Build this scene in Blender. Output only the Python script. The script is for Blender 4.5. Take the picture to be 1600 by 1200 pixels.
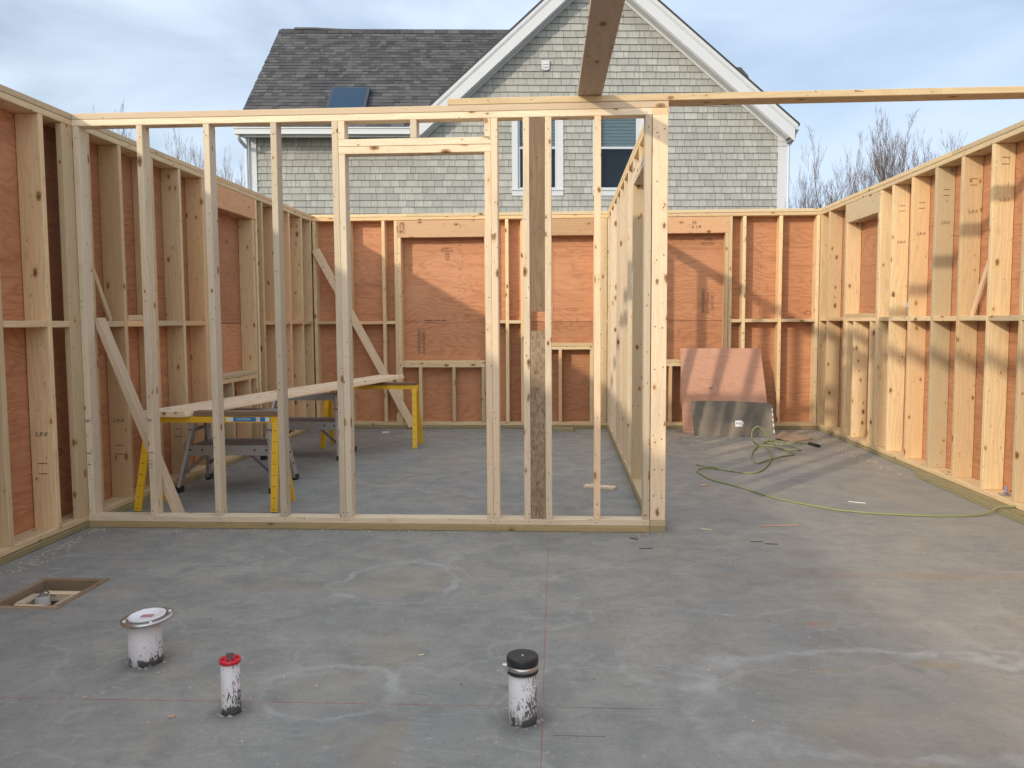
import bpy, bmesh, math, random
from mathutils import Vector, Matrix, Euler
R = random.Random(7)
for o in list(bpy.data.objects): bpy.data.objects.remove(o)
SC = bpy.context.scene
COL = SC.collection

# ------------------------------------------------------------------ camera
def make_camera():
    pi, ya, ro, h = .0752, .0605, -.0056, 1.2547
    c, s = math.cos(ya), math.sin(ya)
    f = Vector((-s*math.cos(pi), c*math.cos(pi), -math.sin(pi)))
    r = Vector((c, s, 0)); u = r.cross(f)
    r2 = math.cos(ro)*r + math.sin(ro)*u; u2 = -math.sin(ro)*r + math.cos(ro)*u
    cam = bpy.data.cameras.new('camera'); o = bpy.data.objects.new('camera', cam); COL.objects.link(o)
    o.matrix_world = Matrix(((r2.x, u2.x, -f.x, 0), (r2.y, u2.y, -f.y, 0), (r2.z, u2.z, -f.z, h), (0, 0, 0, 1)))
    cam.sensor_fit = 'HORIZONTAL'; cam.sensor_width = 36; cam.lens = 1298.66/1600*36
    cam.clip_start = .05; cam.clip_end = 3000
    SC.camera = o
make_camera()
# ------------------------------------------------------------------ light
SUN = Vector((.80, 1.0, -.465)).normalized()          # direction the light travels
EL = math.asin(-SUN.z); AZ = math.atan2(-SUN.x, -SUN.y)
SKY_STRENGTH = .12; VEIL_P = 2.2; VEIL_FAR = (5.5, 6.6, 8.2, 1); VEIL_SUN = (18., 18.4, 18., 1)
def make_world():
    w = bpy.data.worlds.new('World'); SC.world = w; w.use_nodes = True
    t = w.node_tree; t.nodes.clear(); N = t.nodes.new; L = t.links.new
    sky = N('ShaderNodeTexSky'); sky.sky_type = 'NISHITA'; sky.sun_disc = False
    sky.sun_elevation = EL; sky.sun_rotation = AZ % (2*math.pi); sky.air_density = 1.0; sky.dust_density = 1.5; sky.ozone_density = 1.2
    tc = N('ShaderNodeTexCoord'); mp = N('ShaderNodeMapping'); mp.inputs['Scale'].default_value = (1.0, 1.0, 2.6)
    mp.inputs['Location'].default_value = (1.35, .6, .2)
    L(tc.outputs['Generated'], mp.inputs['Vector'])
    n1 = N('ShaderNodeTexNoise'); n1.inputs['Scale'].default_value = 2.6; n1.inputs['Detail'].default_value = 6; n1.inputs['Roughness'].default_value = .5
    n1.inputs['Distortion'].default_value = .4
    L(mp.outputs[0], n1.inputs['Vector'])
    rp = N('ShaderNodeValToRGB'); e = rp.color_ramp.elements
    e[0].position = .36; e[0].color = (.30, .30, .30, 1); e[1].position = .62; e[1].color = (.92, .92, .92, 1)
    L(n1.outputs['Fac'], rp.inputs[0])
    mx = N('ShaderNodeMix'); mx.data_type = 'RGBA'
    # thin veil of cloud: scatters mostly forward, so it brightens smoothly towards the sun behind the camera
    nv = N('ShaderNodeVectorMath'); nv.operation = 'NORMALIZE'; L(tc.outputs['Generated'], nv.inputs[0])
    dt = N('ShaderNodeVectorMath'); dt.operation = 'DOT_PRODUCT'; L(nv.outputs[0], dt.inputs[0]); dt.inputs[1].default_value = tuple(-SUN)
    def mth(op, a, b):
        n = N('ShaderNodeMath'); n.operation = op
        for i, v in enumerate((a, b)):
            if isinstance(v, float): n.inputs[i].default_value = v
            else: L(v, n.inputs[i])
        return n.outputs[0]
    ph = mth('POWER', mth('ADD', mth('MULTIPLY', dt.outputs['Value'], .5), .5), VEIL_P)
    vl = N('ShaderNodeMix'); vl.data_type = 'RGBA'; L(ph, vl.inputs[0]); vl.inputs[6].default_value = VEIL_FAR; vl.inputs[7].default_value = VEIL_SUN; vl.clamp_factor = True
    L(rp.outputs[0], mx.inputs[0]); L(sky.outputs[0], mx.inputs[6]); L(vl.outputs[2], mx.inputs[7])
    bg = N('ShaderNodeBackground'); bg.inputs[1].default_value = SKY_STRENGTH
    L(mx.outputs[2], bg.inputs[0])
    out = N('ShaderNodeOutputWorld'); L(bg.outputs[0], out.inputs[0])
make_world()
def make_sun():
    d = bpy.data.lights.new('sun', 'SUN'); d.energy = 2.1; d.angle = math.radians(1.2); d.color = (1.0, .86, .66)
    o = bpy.data.objects.new('sun', d); COL.objects.link(o)
    o.rotation_euler = SUN.to_track_quat('-Z', 'Y').to_euler(); o.location = (-20, -25, 15)
make_sun()
SC.view_settings.view_transform = 'Standard'; SC.view_settings.look = 'None'
SC.view_settings.gamma = 1; SC.view_settings.use_curve_mapping = False
SC.view_settings.exposure = .17
SC.render.engine = 'CYCLES'; SC.cycles.max_bounces = 6; SC.cycles.transparent_max_bounces = 8

# ------------------------------------------------------------------ node helper
class NT:
    def __init__(s, name):
        s.m = bpy.data.materials.new(name); s.m.use_nodes = True; s.t = s.m.node_tree
        s.b = s.t.nodes['Principled BSDF']; s.b.inputs['Roughness'].default_value = .7
    def put(s, sock, v):
        if isinstance(v, bpy.types.NodeSocket): s.t.links.new(v, sock)
        elif v is not None:
            if isinstance(v, tuple) and len(v) == 3 and sock.type == 'RGBA': v = v + (1,)
            sock.default_value = v
    def new(s, ty): return s.t.nodes.new('ShaderNode' + ty)
    def m_(s, op, a, b=None, clamp=False, c=None):
        n = s.new('Math'); n.operation = op; n.use_clamp = clamp; s.put(n.inputs[0], a); s.put(n.inputs[1], b)
        if c is not None: s.put(n.inputs[2], c)
        return n.outputs[0]
    def vm(s, op, a, b=None):
        n = s.new('VectorMath'); n.operation = op; s.put(n.inputs[0], a)
        if b is not None:
            if op == 'SCALE': s.put(n.inputs[3], b)
            else: s.put(n.inputs[1], b)
        return n.outputs['Value' if op in ('LENGTH', 'DISTANCE', 'DOT_PRODUCT') else 'Vector']
    def mix(s, f, a, b, mode='MIX'):
        n = s.new('Mix'); n.data_type = 'RGBA'; n.blend_type = mode; s.put(n.inputs[0], f); s.put(n.inputs[6], a); s.put(n.inputs[7], b)
        return n.outputs[2]
    def noise(s, v, sc=5, det=3, ro=.5, dist=0):
        n = s.new('TexNoise'); s.put(n.inputs['Vector'], v); n.inputs['Scale'].default_value = sc; n.inputs['Detail'].default_value = det
        n.inputs['Roughness'].default_value = ro; n.inputs['Distortion'].default_value = dist; return n.outputs['Fac']
    def step(s, v, a, b, lo=0., hi=1.):
        n = s.new('MapRange'); n.interpolation_type = 'SMOOTHSTEP'; s.put(n.inputs[0], v)
        for i, q in enumerate((a, b, lo, hi)): s.put(n.inputs[i+1], q)
        return n.outputs[0]
    def vor(s, v, sc=1, rnd=1):
        n = s.new('TexVoronoi'); s.put(n.inputs['Vector'], v); n.inputs['Scale'].default_value = sc; n.inputs['Randomness'].default_value = rnd
        return n.outputs['Distance'], n.outputs['Color']
    def obj(s): return s.new('TexCoord').outputs['Object']
    def pos(s): return s.new('NewGeometry').outputs['Position']
    def rnd(s): return s.new('ObjectInfo').outputs['Random']
    def isl(s): return s.new('NewGeometry').outputs['Random Per Island']
    def sep(s, v):
        n = s.new('SeparateXYZ'); s.put(n.inputs[0], v); return n.outputs
    def comb(s, x, y, z):
        n = s.new('CombineXYZ'); s.put(n.inputs[0], x); s.put(n.inputs[1], y); s.put(n.inputs[2], z); return n.outputs[0]
    def bump(s, h, st=.3, d=.002):
        n = s.new('Bump'); n.inputs['Strength'].default_value = st; n.inputs['Distance'].default_value = d; s.put(n.inputs['Height'], h)
        s.put(s.b.inputs['Normal'], n.outputs[0])
    def col(s, c): s.put(s.b.inputs['Base Color'], c)
    def rough(s, v): s.put(s.b.inputs['Roughness'], v)
def plain(name, c, rough=.6, metal=0, var=.12, sc=30):
    n = NT(name); x = n.noise(n.obj(), sc, 4, .6)
    n.col(n.mix(x, tuple(q*(1-var) for q in c), tuple(min(1, q*(1+var)) for q in c))); n.rough(rough)
    n.b.inputs['Metallic'].default_value = metal; n.bump(x, .15, .001); return n.m

def lumber(name, light, dark, grey=.35, knots=1., tintvar=1.):
    n = NT(name); r = n.rnd()
    p = n.vm('ADD', n.obj(), n.comb(n.m_('MULTIPLY', r, 93.), n.m_('MULTIPLY', r, 41.), n.m_('MULTIPLY', r, 67.)))
    # knots
    kv = n.vm('MULTIPLY', n.vm('ADD', p, n.vm('SCALE', n.comb(n.noise(p, 30, 2), n.noise(p, 34, 2), n.noise(p, 38, 2)), .010)), (9.5, 18., 18.)); kd, kc = n.vor(kv)
    kr = n.sep(kc)
    size = n.m_('MULTIPLY', n.m_('POWER', kr[0], 3.2), .30*knots)
    kn = n.step(n.m_('SUBTRACT', kd, size), -.02, .035, 1., 0.)
    halo = n.m_('MULTIPLY', n.step(n.m_('SUBTRACT', kd, size), 0., .34, 1., 0.), n.step(kr[0], .5, .9))
    core = n.step(n.m_('SUBTRACT', kd, n.m_('MULTIPLY', size, .55)), -.02, .02, 1., 0.)
    gate = n.step(kr[0], .16, .22)
    kn = n.m_('MULTIPLY', kn, gate); halo = n.m_('MULTIPLY', halo, gate); core = n.m_('MULTIPLY', core, gate)
    # rings and grain, pushed aside by knots
    warp = n.noise(n.vm('MULTIPLY', p, (1.1, 7., 7.)), 1., 2, .5)
    q = n.sep(p)
    rv = n.m_('ADD', n.m_('MULTIPLY', warp, 9.), n.m_('ADD', n.m_('MULTIPLY', q[1], 30.), n.m_('MULTIPLY', q[2], 22.)))
    rv = n.m_('ADD', rv, n.m_('MULTIPLY', halo, 2.6))
    ring = n.m_('POWER', n.m_('ABSOLUTE', n.m_('SINE', n.m_('MULTIPLY', rv, 2.7))), 2.2)
    fine = n.noise(n.vm('MULTIPLY', p, (5., 160., 160.)), 1., 4, .65)
    blot = n.noise(n.vm('MULTIPLY', p, (1.6, 6., 6.)), 1., 4, .6)
    c = n.mix(n.m_('MULTIPLY', ring, .40), light, dark)
    c = n.mix(n.m_('MULTIPLY', n.step(fine, .35, .75), .35), c, dark)
    # per board tint
    r1 = n.m_('FRACT', n.m_('MULTIPLY', r, 17.31)); r2 = n.m_('FRACT', n.m_('MULTIPLY', r, 53.7)); r3 = n.m_('FRACT', n.m_('MULTIPLY', r, 131.9))
    c = n.mix(n.m_('MULTIPLY', n.step(r1, .40, 1.), .6*tintvar), c, tuple(a*b for a, b in zip(light, (1.04, .80, .66))))
    c = n.mix(n.m_('MULTIPLY', n.step(r2, .45, 1.), .7*tintvar), c, tuple(a*b for a, b in zip(light, (.74, .77, .82))))
    hs = n.new('HueSaturation'); n.put(hs.inputs['Value'], n.step(r3, 0., 1., 1-.22*tintvar, 1+.08*tintvar)); n.put(hs.inputs['Color'], c); c = hs.outputs[0]
    # weathering and blue-grey stain
    c = n.mix(n.m_('MULTIPLY', n.step(blot, .5, .8), grey), c, tuple(a*b for a, b in zip(light, (.55, .58, .62))))
    c = n.mix(n.m_('MULTIPLY', halo, .35), c, tuple(a*b for a, b in zip(dark, (1., .82, .6))))
    c = n.mix(n.m_('MULTIPLY', kn, .75), c, (.20, .10, .045)); c = n.mix(n.m_('MULTIPLY', core, .7), c, (.07, .035, .02))
    spk = n.noise(n.vm('MULTIPLY', p, (26., 60., 60.)), 1., 2, .5)
    c = n.mix(n.step(spk, .69, .74, 0., .7), c, (.16, .09, .05))
    n.col(c); n.rough(.62); n.b.inputs['Specular IOR Level'].default_value = .3
    n.bump(n.m_('ADD', fine, n.m_('MULTIPLY', ring, .4)), .3, .0012)
    return n.m
M = {}
M['spf'] = lumber('spruce_lumber', (.80, .63, .385), (.61, .43, .24))
M['spf2'] = lumber('pale_spruce_lumber', (.80, .68, .50), (.64, .50, .34), grey=.5)
M['pt'] = lumber('pressure_treated_lumber', (.42, .36, .20), (.24, .21, .11), grey=.5, knots=.7)
M['old'] = lumber('weathered_brown_board', (.27, .18, .11), (.13, .085, .05), grey=.55)
M['joist'] = lumber('weathered_joist', (.46, .38, .30), (.33, .25, .18), grey=.5)
M['oldpt'] = lumber('brown_treated_board', (.36, .27, .18), (.20, .14, .09), grey=.5)
M['hdr'] = lumber('header_board', (.66, .42, .24), (.46, .26, .14), grey=.2)
def plywood(name, light, dark, lim=.35):
    n = NT(name); r = n.rnd()
    p = n.vm('ADD', n.obj(), n.comb(n.m_('MULTIPLY', r, 31.), n.m_('MULTIPLY', r, 77.), n.m_('MULTIPLY', r, 13.)))
    kd, kc = n.vor(n.vm('MULTIPLY', p, (1.9, 3.6, 3.6))); kr = n.sep(kc)
    gate = n.step(kr[1], .5, .55)
    halo = n.m_('MULTIPLY', n.step(kd, .0, .33, 1., 0.), gate)
    ringk = n.m_('MULTIPLY', n.step(n.m_('ABSOLUTE', n.m_('SUBTRACT', kd, .075)), .005, .03, 1., 0.), gate)
    kn = n.m_('MULTIPLY', n.step(kd, .02, .05, 1., 0.), gate)
    q = n.sep(p)
    wv = n.noise(n.vm('MULTIPLY', p, (.75, 2.6, 2.6)), 1., 3, .5, .3)
    t = n.m_('ADD', n.m_('MULTIPLY', wv, 62.), n.m_('ADD', n.m_('MULTIPLY', n.m_('ADD', q[1], q[2]), 30.), n.m_('MULTIPLY', halo, 5.)))
    ln = n.m_('MULTIPLY', n.m_('POWER', n.m_('ABSOLUTE', n.m_('SINE', t)), 5.), n.step(n.noise(n.vm('MULTIPLY', p, (2., 9., 9.)), 1., 3, .6), .3, .6, .25, 1.))
    fib = n.noise(n.vm('MULTIPLY', p, (5., 110., 110.)), 1., 5, .75)
    str_ = n.noise(n.vm('MULTIPLY', p, (.8, 22., 22.)), 1., 3, .6)
    blot = n.noise(p, 2.2, 3, .6)
    c = n.mix(n.m_('MULTIPLY', ln, .5), light, dark)
    c = n.mix(n.step(fib, .45, .72, 0., .6), c, dark); c = n.mix(n.step(n.noise(n.vm('MULTIPLY', p, (7., 85., 85.)), 1., 3, .6), .66, .72, 0., .6), c, tuple(a*.45 for a in dark))
    c = n.mix(n.step(str_, .5, .75, 0., lim), c, tuple(a*.8 for a in dark))
    c = n.mix(n.step(blot, .45, .75, 0., .45), c, tuple(a*b for a, b in zip(light, (1.1, 1.15, 1.2))))
    r2 = n.m_('FRACT', n.m_('MULTIPLY', r, 53.7))
    hs = n.new('HueSaturation'); n.put(hs.inputs['Value'], n.step(r2, 0., 1., .80, 1.10)); n.put(hs.inputs['Color'], c); c = hs.outputs[0]
    c = n.mix(n.m_('MULTIPLY', ringk, .6), c, (.15, .06, .03)); c = n.mix(n.m_('MULTIPLY', kn, .5), c, (.42, .22, .12))
    n.col(c); n.rough(.6); n.b.inputs['Specular IOR Level'].default_value = .3
    n.bump(n.m_('ADD', fib, n.m_('MULTIPLY', ln, .5)), .25, .001)
    return n.m
M['ply'] = plywood('fir_plywood', (.55, .268, .142), (.345, .135, .066))
M['ply2'] = plywood('pink_plywood', (.56, .31, .215), (.42, .205, .13))
M['ink'] = plain('stamp_ink', (.045, .035, .04), .8)
M['ink_soft'] = plain('faded_stamp_ink', (.22, .11, .075), .8)
M['inkp'] = plain('pencil_mark', (.12, .07, .05), .8)
M['redmark'] = plain('red_crayon', (.5, .05, .04), .8)
M['nail'] = plain('nail_steel', (.05, .04, .035), .5, .3)
M['yellow'] = plain('yellow_paint', (.78, .47, .02), .42, 0, .1, 18)
M['alu'] = plain('aluminium', (.50, .51, .53), .42, .75, .2, 40)
M['alud'] = plain('dark_aluminium', (.17, .17, .18), .5, .4, .25, 30)
M['rubber'] = plain('black_rubber', (.02, .022, .026), .45)
M['blue'] = plain('blue_sticker', (.02, .20, .48), .4)
M['white'] = plain('white_sticker', (.75, .77, .8), .5, 0, .05)
M['trim'] = plain('white_trim_paint', (.58, .61, .66), .5, 0, .04, 4)
M['steel'] = plain('stainless_steel', (.55, .54, .52), .3, .9, .1)
M['pvc'] = plain('white_plastic', (.80, .81, .85), .35, 0, .03)
M['red'] = plain('red_plastic', (.65, .02, .04), .4, 0, .1)
M['cord'] = plain('green_cord_jacket', (.25, .275, .12), .5, 0, .15, 60)
M['gap'] = plain('dark_interior', (.02, .022, .028), .9)
M['bark'] = plain('winter_bark', (.14, .105, .085), .9, 0, .3, 3)
M['chip'] = plain('pale_wood_chip', (.72, .58, .42), .8, 0, .15)
M['pinkchip'] = plain('reddish_wood', (.52, .34, .26), .8, 0, .15)
M['purple'] = plain('blue_chalk', (.25, .27, .5), .9)

# ------------------------------------------------------------------ object helpers
def put(name, me, mat, parent=None, loc=(0, 0, 0)):
    o = bpy.data.objects.new(name, me); COL.objects.link(o)
    if mat is not None and not me.materials: me.materials.append(mat)
    o.location = loc
    if parent is not None:
        o.parent = parent; o.location = Vector(loc) - Vector(parent.location)
    return o
def tag(o, label=None, cat=None, group=None, kind=None):
    if label: o['label'] = label
    if cat: o['category'] = cat
    if group: o['group'] = group
    if kind: o['kind'] = kind
    return o
def thing(name, label, cat, loc=(0, 0, 0), group=None, rz=0):
    o = bpy.data.objects.new(name, None); COL.objects.link(o); o.location = loc; o.rotation_euler.z = rz; o.empty_display_size = .1
    return tag(o, label, cat, group)
def mesh(name, V, F, smooth=False):
    me = bpy.data.meshes.new(name); me.from_pydata(V, [], F)
    if smooth: me.polygons.foreach_set('use_smooth', [True]*len(me.polygons))
    me.update(); return me
def prism(L, W, T, bow=.0015, ch=.0028, seg=5):
    """board mesh along local X, centred, width along Y, thickness along Z, eased edges"""
    ch = min(ch, W*.3, T*.3); w, t = W/2, T/2
    sec = [(w-ch, -t), (w, -t+ch), (w, t-ch), (w-ch, t), (-w+ch, t), (-w, t-ch), (-w, -t+ch), (-w+ch, -t)]
    if L < .25: seg = 1
    a, b = R.uniform(-bow, bow), R.uniform(-bow, bow); V = []; F = []
    for i in range(seg+1):
        u = i/seg; k = math.sin(math.pi*u)
        for y, z in sec: V.append((-L/2+L*u, y+a*k, z+b*k))
    for i in range(seg):
        for j in range(8):
            F.append((i*8+j, i*8+(j+1) % 8, (i+1)*8+(j+1) % 8, (i+1)*8+j))
    F.append(tuple(range(7, -1, -1))); F.append(tuple(seg*8+j for j in range(8)))
    return mesh('board', V, F)
ROT = {'x': Matrix.Identity(3), 'y': Matrix(((0, 0, 1), (1, 0, 0), (0, 1, 0))), 'z': Matrix(((0, 1, 0), (0, 0, 1), (1, 0, 0)))}
def lum(name, x0, x1, y0, y1, z0, z1, parent, mat='spf', bow=.0015, long=None, ch=.0028):
    d = {'x': x1-x0, 'y': y1-y0, 'z': z1-z0}
    long = long or max(d, key=d.get); m = ROT[long]
    ax = {'x': ('x', 'y', 'z'), 'y': ('y', 'z', 'x'), 'z': ('z', 'x', 'y')}[long]
    me = prism(d[ax[0]], d[ax[1]], d[ax[2]], bow, ch)
    o = put(name, me, M[mat] if isinstance(mat, str) else mat, parent, ((x0+x1)/2, (y0+y1)/2, (z0+z1)/2))
    o.rotation_euler = m.to_euler(); return o
def beam(name, p0, p1, w, t, side, parent, mat, bow=0., ch=.002, label=None):
    """board from p0 to p1; local Y (width w) leans to 'side'"""
    p0, p1 = Vector(p0), Vector(p1); x = (p1-p0).normalized(); s = Vector(side); y = (s - s.dot(x)*x).normalized(); z = x.cross(y)
    me = prism((p1-p0).length, w, t, bow, ch)
    o = put(name, me, M[mat] if isinstance(mat, str) else mat, parent, (p0+p1)/2)
    o.rotation_euler = Matrix((x, y, z)).transposed().to_euler(); return o
class MB:
    def __init__(s): s.V = []; s.F = []
    def add(s, V, F):
        n = len(s.V); s.V += [tuple(v) for v in V]; s.F += [tuple(i+n for i in f) for f in F]; return s
    def box(s, x0, x1, y0, y1, z0, z1):
        return s.add([(x0, y0, z0), (x1, y0, z0), (x1, y1, z0), (x0, y1, z0), (x0, y0, z1), (x1, y0, z1), (x1, y1, z1), (x0, y1, z1)],
                     [(0, 3, 2, 1), (4, 5, 6, 7), (0, 1, 5, 4), (1, 2, 6, 5), (2, 3, 7, 6), (3, 0, 4, 7)])
    def poly(s, pts, d):
        """extrude polygon pts by vector d"""
        n = len(pts); d = Vector(d); a = [Vector(p) for p in pts]
        return s.add(a+[p+d for p in a], [tuple(range(n-1, -1, -1)), tuple(range(n, 2*n))]+[(i, (i+1) % n, (i+1) % n+n, i+n) for i in range(n)])
    def tube(s, P, r, n=8, r2=None):
        P = [Vector(p) for p in P]; N0 = len(s.V); m = len(P); up = None
        for i, p in enumerate(P):
            t = (P[min(i+1, m-1)]-P[max(i-1, 0)]).normalized()
            if up is None: up = Vector((0, 0, 1)) if abs(t.z) < .9 else Vector((1, 0, 0))
            a = (up-up.dot(t)*t).normalized(); b = t.cross(a); up = a
            rr = r if r2 is None else r+(r2-r)*i/(m-1)
            for k in range(n):
                q = 2*math.pi*k/n; s.V.append(tuple(p+rr*(math.cos(q)*a+math.sin(q)*b)))
        for i in range(m-1):
            for k in range(n):
                s.F.append((N0+i*n+k, N0+i*n+(k+1) % n, N0+(i+1)*n+(k+1) % n, N0+(i+1)*n+k))
        s.F.append(tuple(N0+k for k in range(n-1, -1, -1))); s.F.append(tuple(N0+(m-1)*n+k for k in range(n)))
        return s
    def lathe(s, prof, n=40, c=(0, 0, 0)):
        N0 = len(s.V)
        for r, z in prof:
            for k in range(n):
                q = 2*math.pi*k/n; s.V.append((c[0]+r*math.cos(q), c[1]+r*math.sin(q), c[2]+z))
        for i in range(len(prof)-1):
            for k in range(n): s.F.append((N0+i*n+k, N0+i*n+(k+1) % n, N0+(i+1)*n+(k+1) % n, N0+(i+1)*n+k))
        s.F.append(tuple(N0+k for k in range(n-1, -1, -1))); s.F.append(tuple(N0+(len(prof)-1)*n+k for k in range(n)))
        return s
    def disc(s, c, nrm, r, th=.0012, n=6):
        c = Vector(c); nrm = Vector(nrm).normalized(); return s.tube([c, c+nrm*th], r, n)
    def build(s, name, mat, parent=None, smooth=False, loc=None):
        if loc is None: loc = parent.location if parent is not None else (0, 0, 0)
        V = [(v[0]-loc[0], v[1]-loc[1], v[2]-loc[2]) for v in s.V]
        me = mesh(name, V, s.F, smooth); o = put(name, me, M[mat] if isinstance(mat, str) else mat, parent, loc)
        if smooth:
            me.polygons.foreach_set('use_smooth', [len(p.vertices) == 4 for p in me.polygons])
        return o
def text(name, body, size, loc, xdir, ydir, mat, parent, off=.0006, bold=0.):
    cu = bpy.data.curves.new(name, 'FONT'); cu.body = body; cu.size = size; cu.align_x = 'CENTER'; cu.align_y = 'CENTER'; cu.extrude = .0002; cu.offset = bold
    cu.resolution_u = 2
    tmp = bpy.data.objects.new('tmp', cu); COL.objects.link(tmp); dg = bpy.context.evaluated_depsgraph_get()
    me = bpy.data.meshes.new_from_object(tmp.evaluated_get(dg)); bpy.data.objects.remove(tmp); bpy.data.curves.remove(cu)
    x = Vector(xdir).normalized(); y = Vector(ydir).normalized(); z = x.cross(y)
    me.materials.clear()
    o = put(name, me, M[mat], parent, Vector(loc)+z*off)
    m = Matrix((x, y, z)).transposed()
    if parent is not None: m = parent.rotation_euler.to_matrix().inverted() @ m
    o.rotation_euler = m.to_euler(); return o

P, D, XL, XR = 4.8943, 9.6551, -2.9215, 2.9056
SX0, SX1 = .519, .608
# ------------------------------------------------------------------ ground and slab
def make_floor():
    n = NT('outdoor_soil'); x = n.noise(n.pos(), .6, 6, .6)
    n.col(n.mix(x, (.10, .085, .05), (.20, .17, .10))); n.rough(.95)
    g = MB(); s = 1500
    g.add([(-s, -s, -.45), (s, -s, -.45), (s, s, -.45), (-s, s, -.45)], [(0, 1, 2, 3)]); tag(g.build('ground', n.m), kind='structure')
    n = NT('troweled_concrete'); p = n.pos(); q = n.sep(p)
    flat = n.comb(q[0], q[1], 0.)
    big = n.noise(flat, .9, 4, .55); mid = n.noise(flat, 4.5, 6, .65, .5); fine = n.noise(flat, 60, 5, .7)
    tr = n.noise(n.vm('MULTIPLY', flat, (5., 22., 1.)), 1., 5, .7, 1.2)
    c = n.mix(n.step(big, .3, .7), (.252, .26, .252), (.33, .32, .29))
    c = n.mix(n.step(mid, .35, .72, 0., .6), c, (.175, .183, .185))
    c = n.mix(n.step(tr, .5, .72, 0., .38), c, (.38, .38, .36))
    c = n.mix(n.step(fine, .5, .75, 0., .5), c, (.13, .135, .14)); c = n.mix(n.step(n.noise(flat, 11, 5, .8, .3), .52, .66, 0., .42), c, (.17, .18, .18))
    c = n.mix(n.step(n.noise(flat, 28, 5, .8), .58, .68, 0., .6), c, (.42, .42, .40))
    c = n.mix(n.step(n.noise(n.vm('MULTIPLY', flat, (14., 30., 1.)), 1., 3, .6, .6), .66, .74, 0., .5), c, (.43, .43, .42))
    hair = n.m_('ABSOLUTE', n.m_('SUBTRACT', n.noise(flat, 1.9, 2, .5, .8), .5)); hb = n.step(n.noise(flat, 2.7, 3, .6), .48, .6)
    c = n.mix(n.m_('MULTIPLY', n.step(hair, .0006, .0026, .22, 0.), hb), c, (.44, .44, .42))
    hair2 = n.m_('ABSOLUTE', n.m_('SUBTRACT', n.noise(n.vm('ADD', flat, (7.3, 2.1, 0.)), 3.1, 2, .5, 1.5), .5)); hb2 = n.step(n.noise(flat, 3.9, 3, .6), .5, .62)
    c = n.mix(n.m_('MULTIPLY', n.step(hair2, .0006, .0022, .35, 0.), hb2), c, (.15, .155, .155))
    tide = n.m_('ABSOLUTE', n.m_('SUBTRACT', n.noise(n.vm('ADD', flat, (3.3, 9.1, 0.)), .75, 4, .5), .52))
    c = n.mix(n.m_('MULTIPLY', n.step(tide, .001, .008, .17, 0.), n.step(q[1], 5.5, 4.2)), c, (.47, .48, .47))
    # tan dust in drifts near the walls, and rusty patches
    dust = n.noise(flat, 2.1, 5, .7)
    far = n.step(q[1], 6.2, 9.2); rt = n.step(q[0], -.2, 1.0)
    c = n.mix(n.m_('MULTIPLY', n.step(dust, .42, .7), n.m_('MULTIPLY', n.m_('MULTIPLY', far, rt), .8)), c, (.46, .37, .27))
    warm = n.step(q[0], -.5, 2.4)
    c = n.mix(n.m_('MULTIPLY', warm, n.m_('MULTIPLY', n.step(big, .3, .6), .35)), c, (.33, .30, .255))
    c = n.mix(n.m_('MULTIPLY', n.step(n.noise(flat, 1.3, 4, .6, 1.), .54, .75), .45), c, (.32, .26, .18))
    wob = n.m_('MULTIPLY', n.m_('SUBTRACT', n.noise(flat, 3.2, 4, .55), .5), 1.1)
    brk = n.step(n.noise(flat, 4., 5, .7), .42, .66)
    def ell(cx, cy, rx, ry):
        v = n.vm('MULTIPLY', n.vm('SUBTRACT', flat, (cx, cy, 0.)), (1/rx, 1/ry, 0.))
        return n.m_('ADD', n.vm('LENGTH', v), wob)
    for cx, cy, rx, ry, ring, fill, fc in ((-.79, 3.90, .29, .33, .45, .60, (.37, .32, .24)), (-.80, 2.72, .24, .19, .40, .45, (.36, .33, .28)),
                                       (1.20, 2.72, .78, .42, .42, .30, (.35, .32, .25)), (.42, 3.0, .20, .22, .18, .06, (.3, .28, .26)), (1.9, 3.35, .35, .25, .2, .14, (.31, .26, .19)), (-1.35, 3.82, .4, .1, .0, .35, (.30, .23, .15)), (1.6, 4.10, 1.1, .08, 0., .6, (.30, .22, .16)), (1.05, 3.42, .08, .05, 0., .8, (.36, .19, .12)), (1.35, 3.02, .12, .05, 0., .7, (.33, .25, .13)), (.95, 2.95, .1, .04, 0., .6, (.33, .25, .14))):
        e = ell(cx, cy, rx, ry)
        c = n.mix(n.m_('MULTIPLY', n.step(e, .35, 1., fill, 0.), n.m_('ADD', n.m_('MULTIPLY', brk, .6), .4)), c, fc)
        c = n.mix(n.m_('MULTIPLY', n.m_('MULTIPLY', n.step(n.m_('ABSOLUTE', n.m_('SUBTRACT', e, 1.)), .02, .13, 1., 0.), n.m_('ADD', n.m_('MULTIPLY', brk, .75), .25)), ring), c, (.50, .52, .53))
    for cx, cy, r in ((-1.546, 2.917, .12), (-1.069, 2.543, .09), (-.125, 2.529, .12)):
        e = ell(cx, cy, r, r)
        c = n.mix(n.step(e, .3, 1.1, .5, 0.), c, (.10, .105, .11))
    c = n.mix(n.step(n.noise(n.vm('MULTIPLY', flat, (55., 70., 1.)), 1., 2, .5), .74, .77, 0., .7), c, (.12, .095, .07))
    # snapped chalk lines and scoring
    def line(coord, at, w, lo, hi, other, colr, k):
        nonlocal c
        a = n.step(n.m_('ABSOLUTE', n.m_('SUBTRACT', coord, at)), w*.5, w, 1., 0.)
        b = n.m_('MULTIPLY', n.m_('GREATER_THAN', other, lo), n.m_('LESS_THAN', other, hi))
        br = n.step(n.noise(flat, 9., 3, .6), .3, .55, .25, 1.)
        c = n.mix(n.m_('MULTIPLY', n.m_('MULTIPLY', a, b), n.m_('MULTIPLY', br, k)), c, colr)
    tilt = n.m_('SUBTRACT', q[1], n.m_('MULTIPLY', q[0], .0124))
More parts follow.
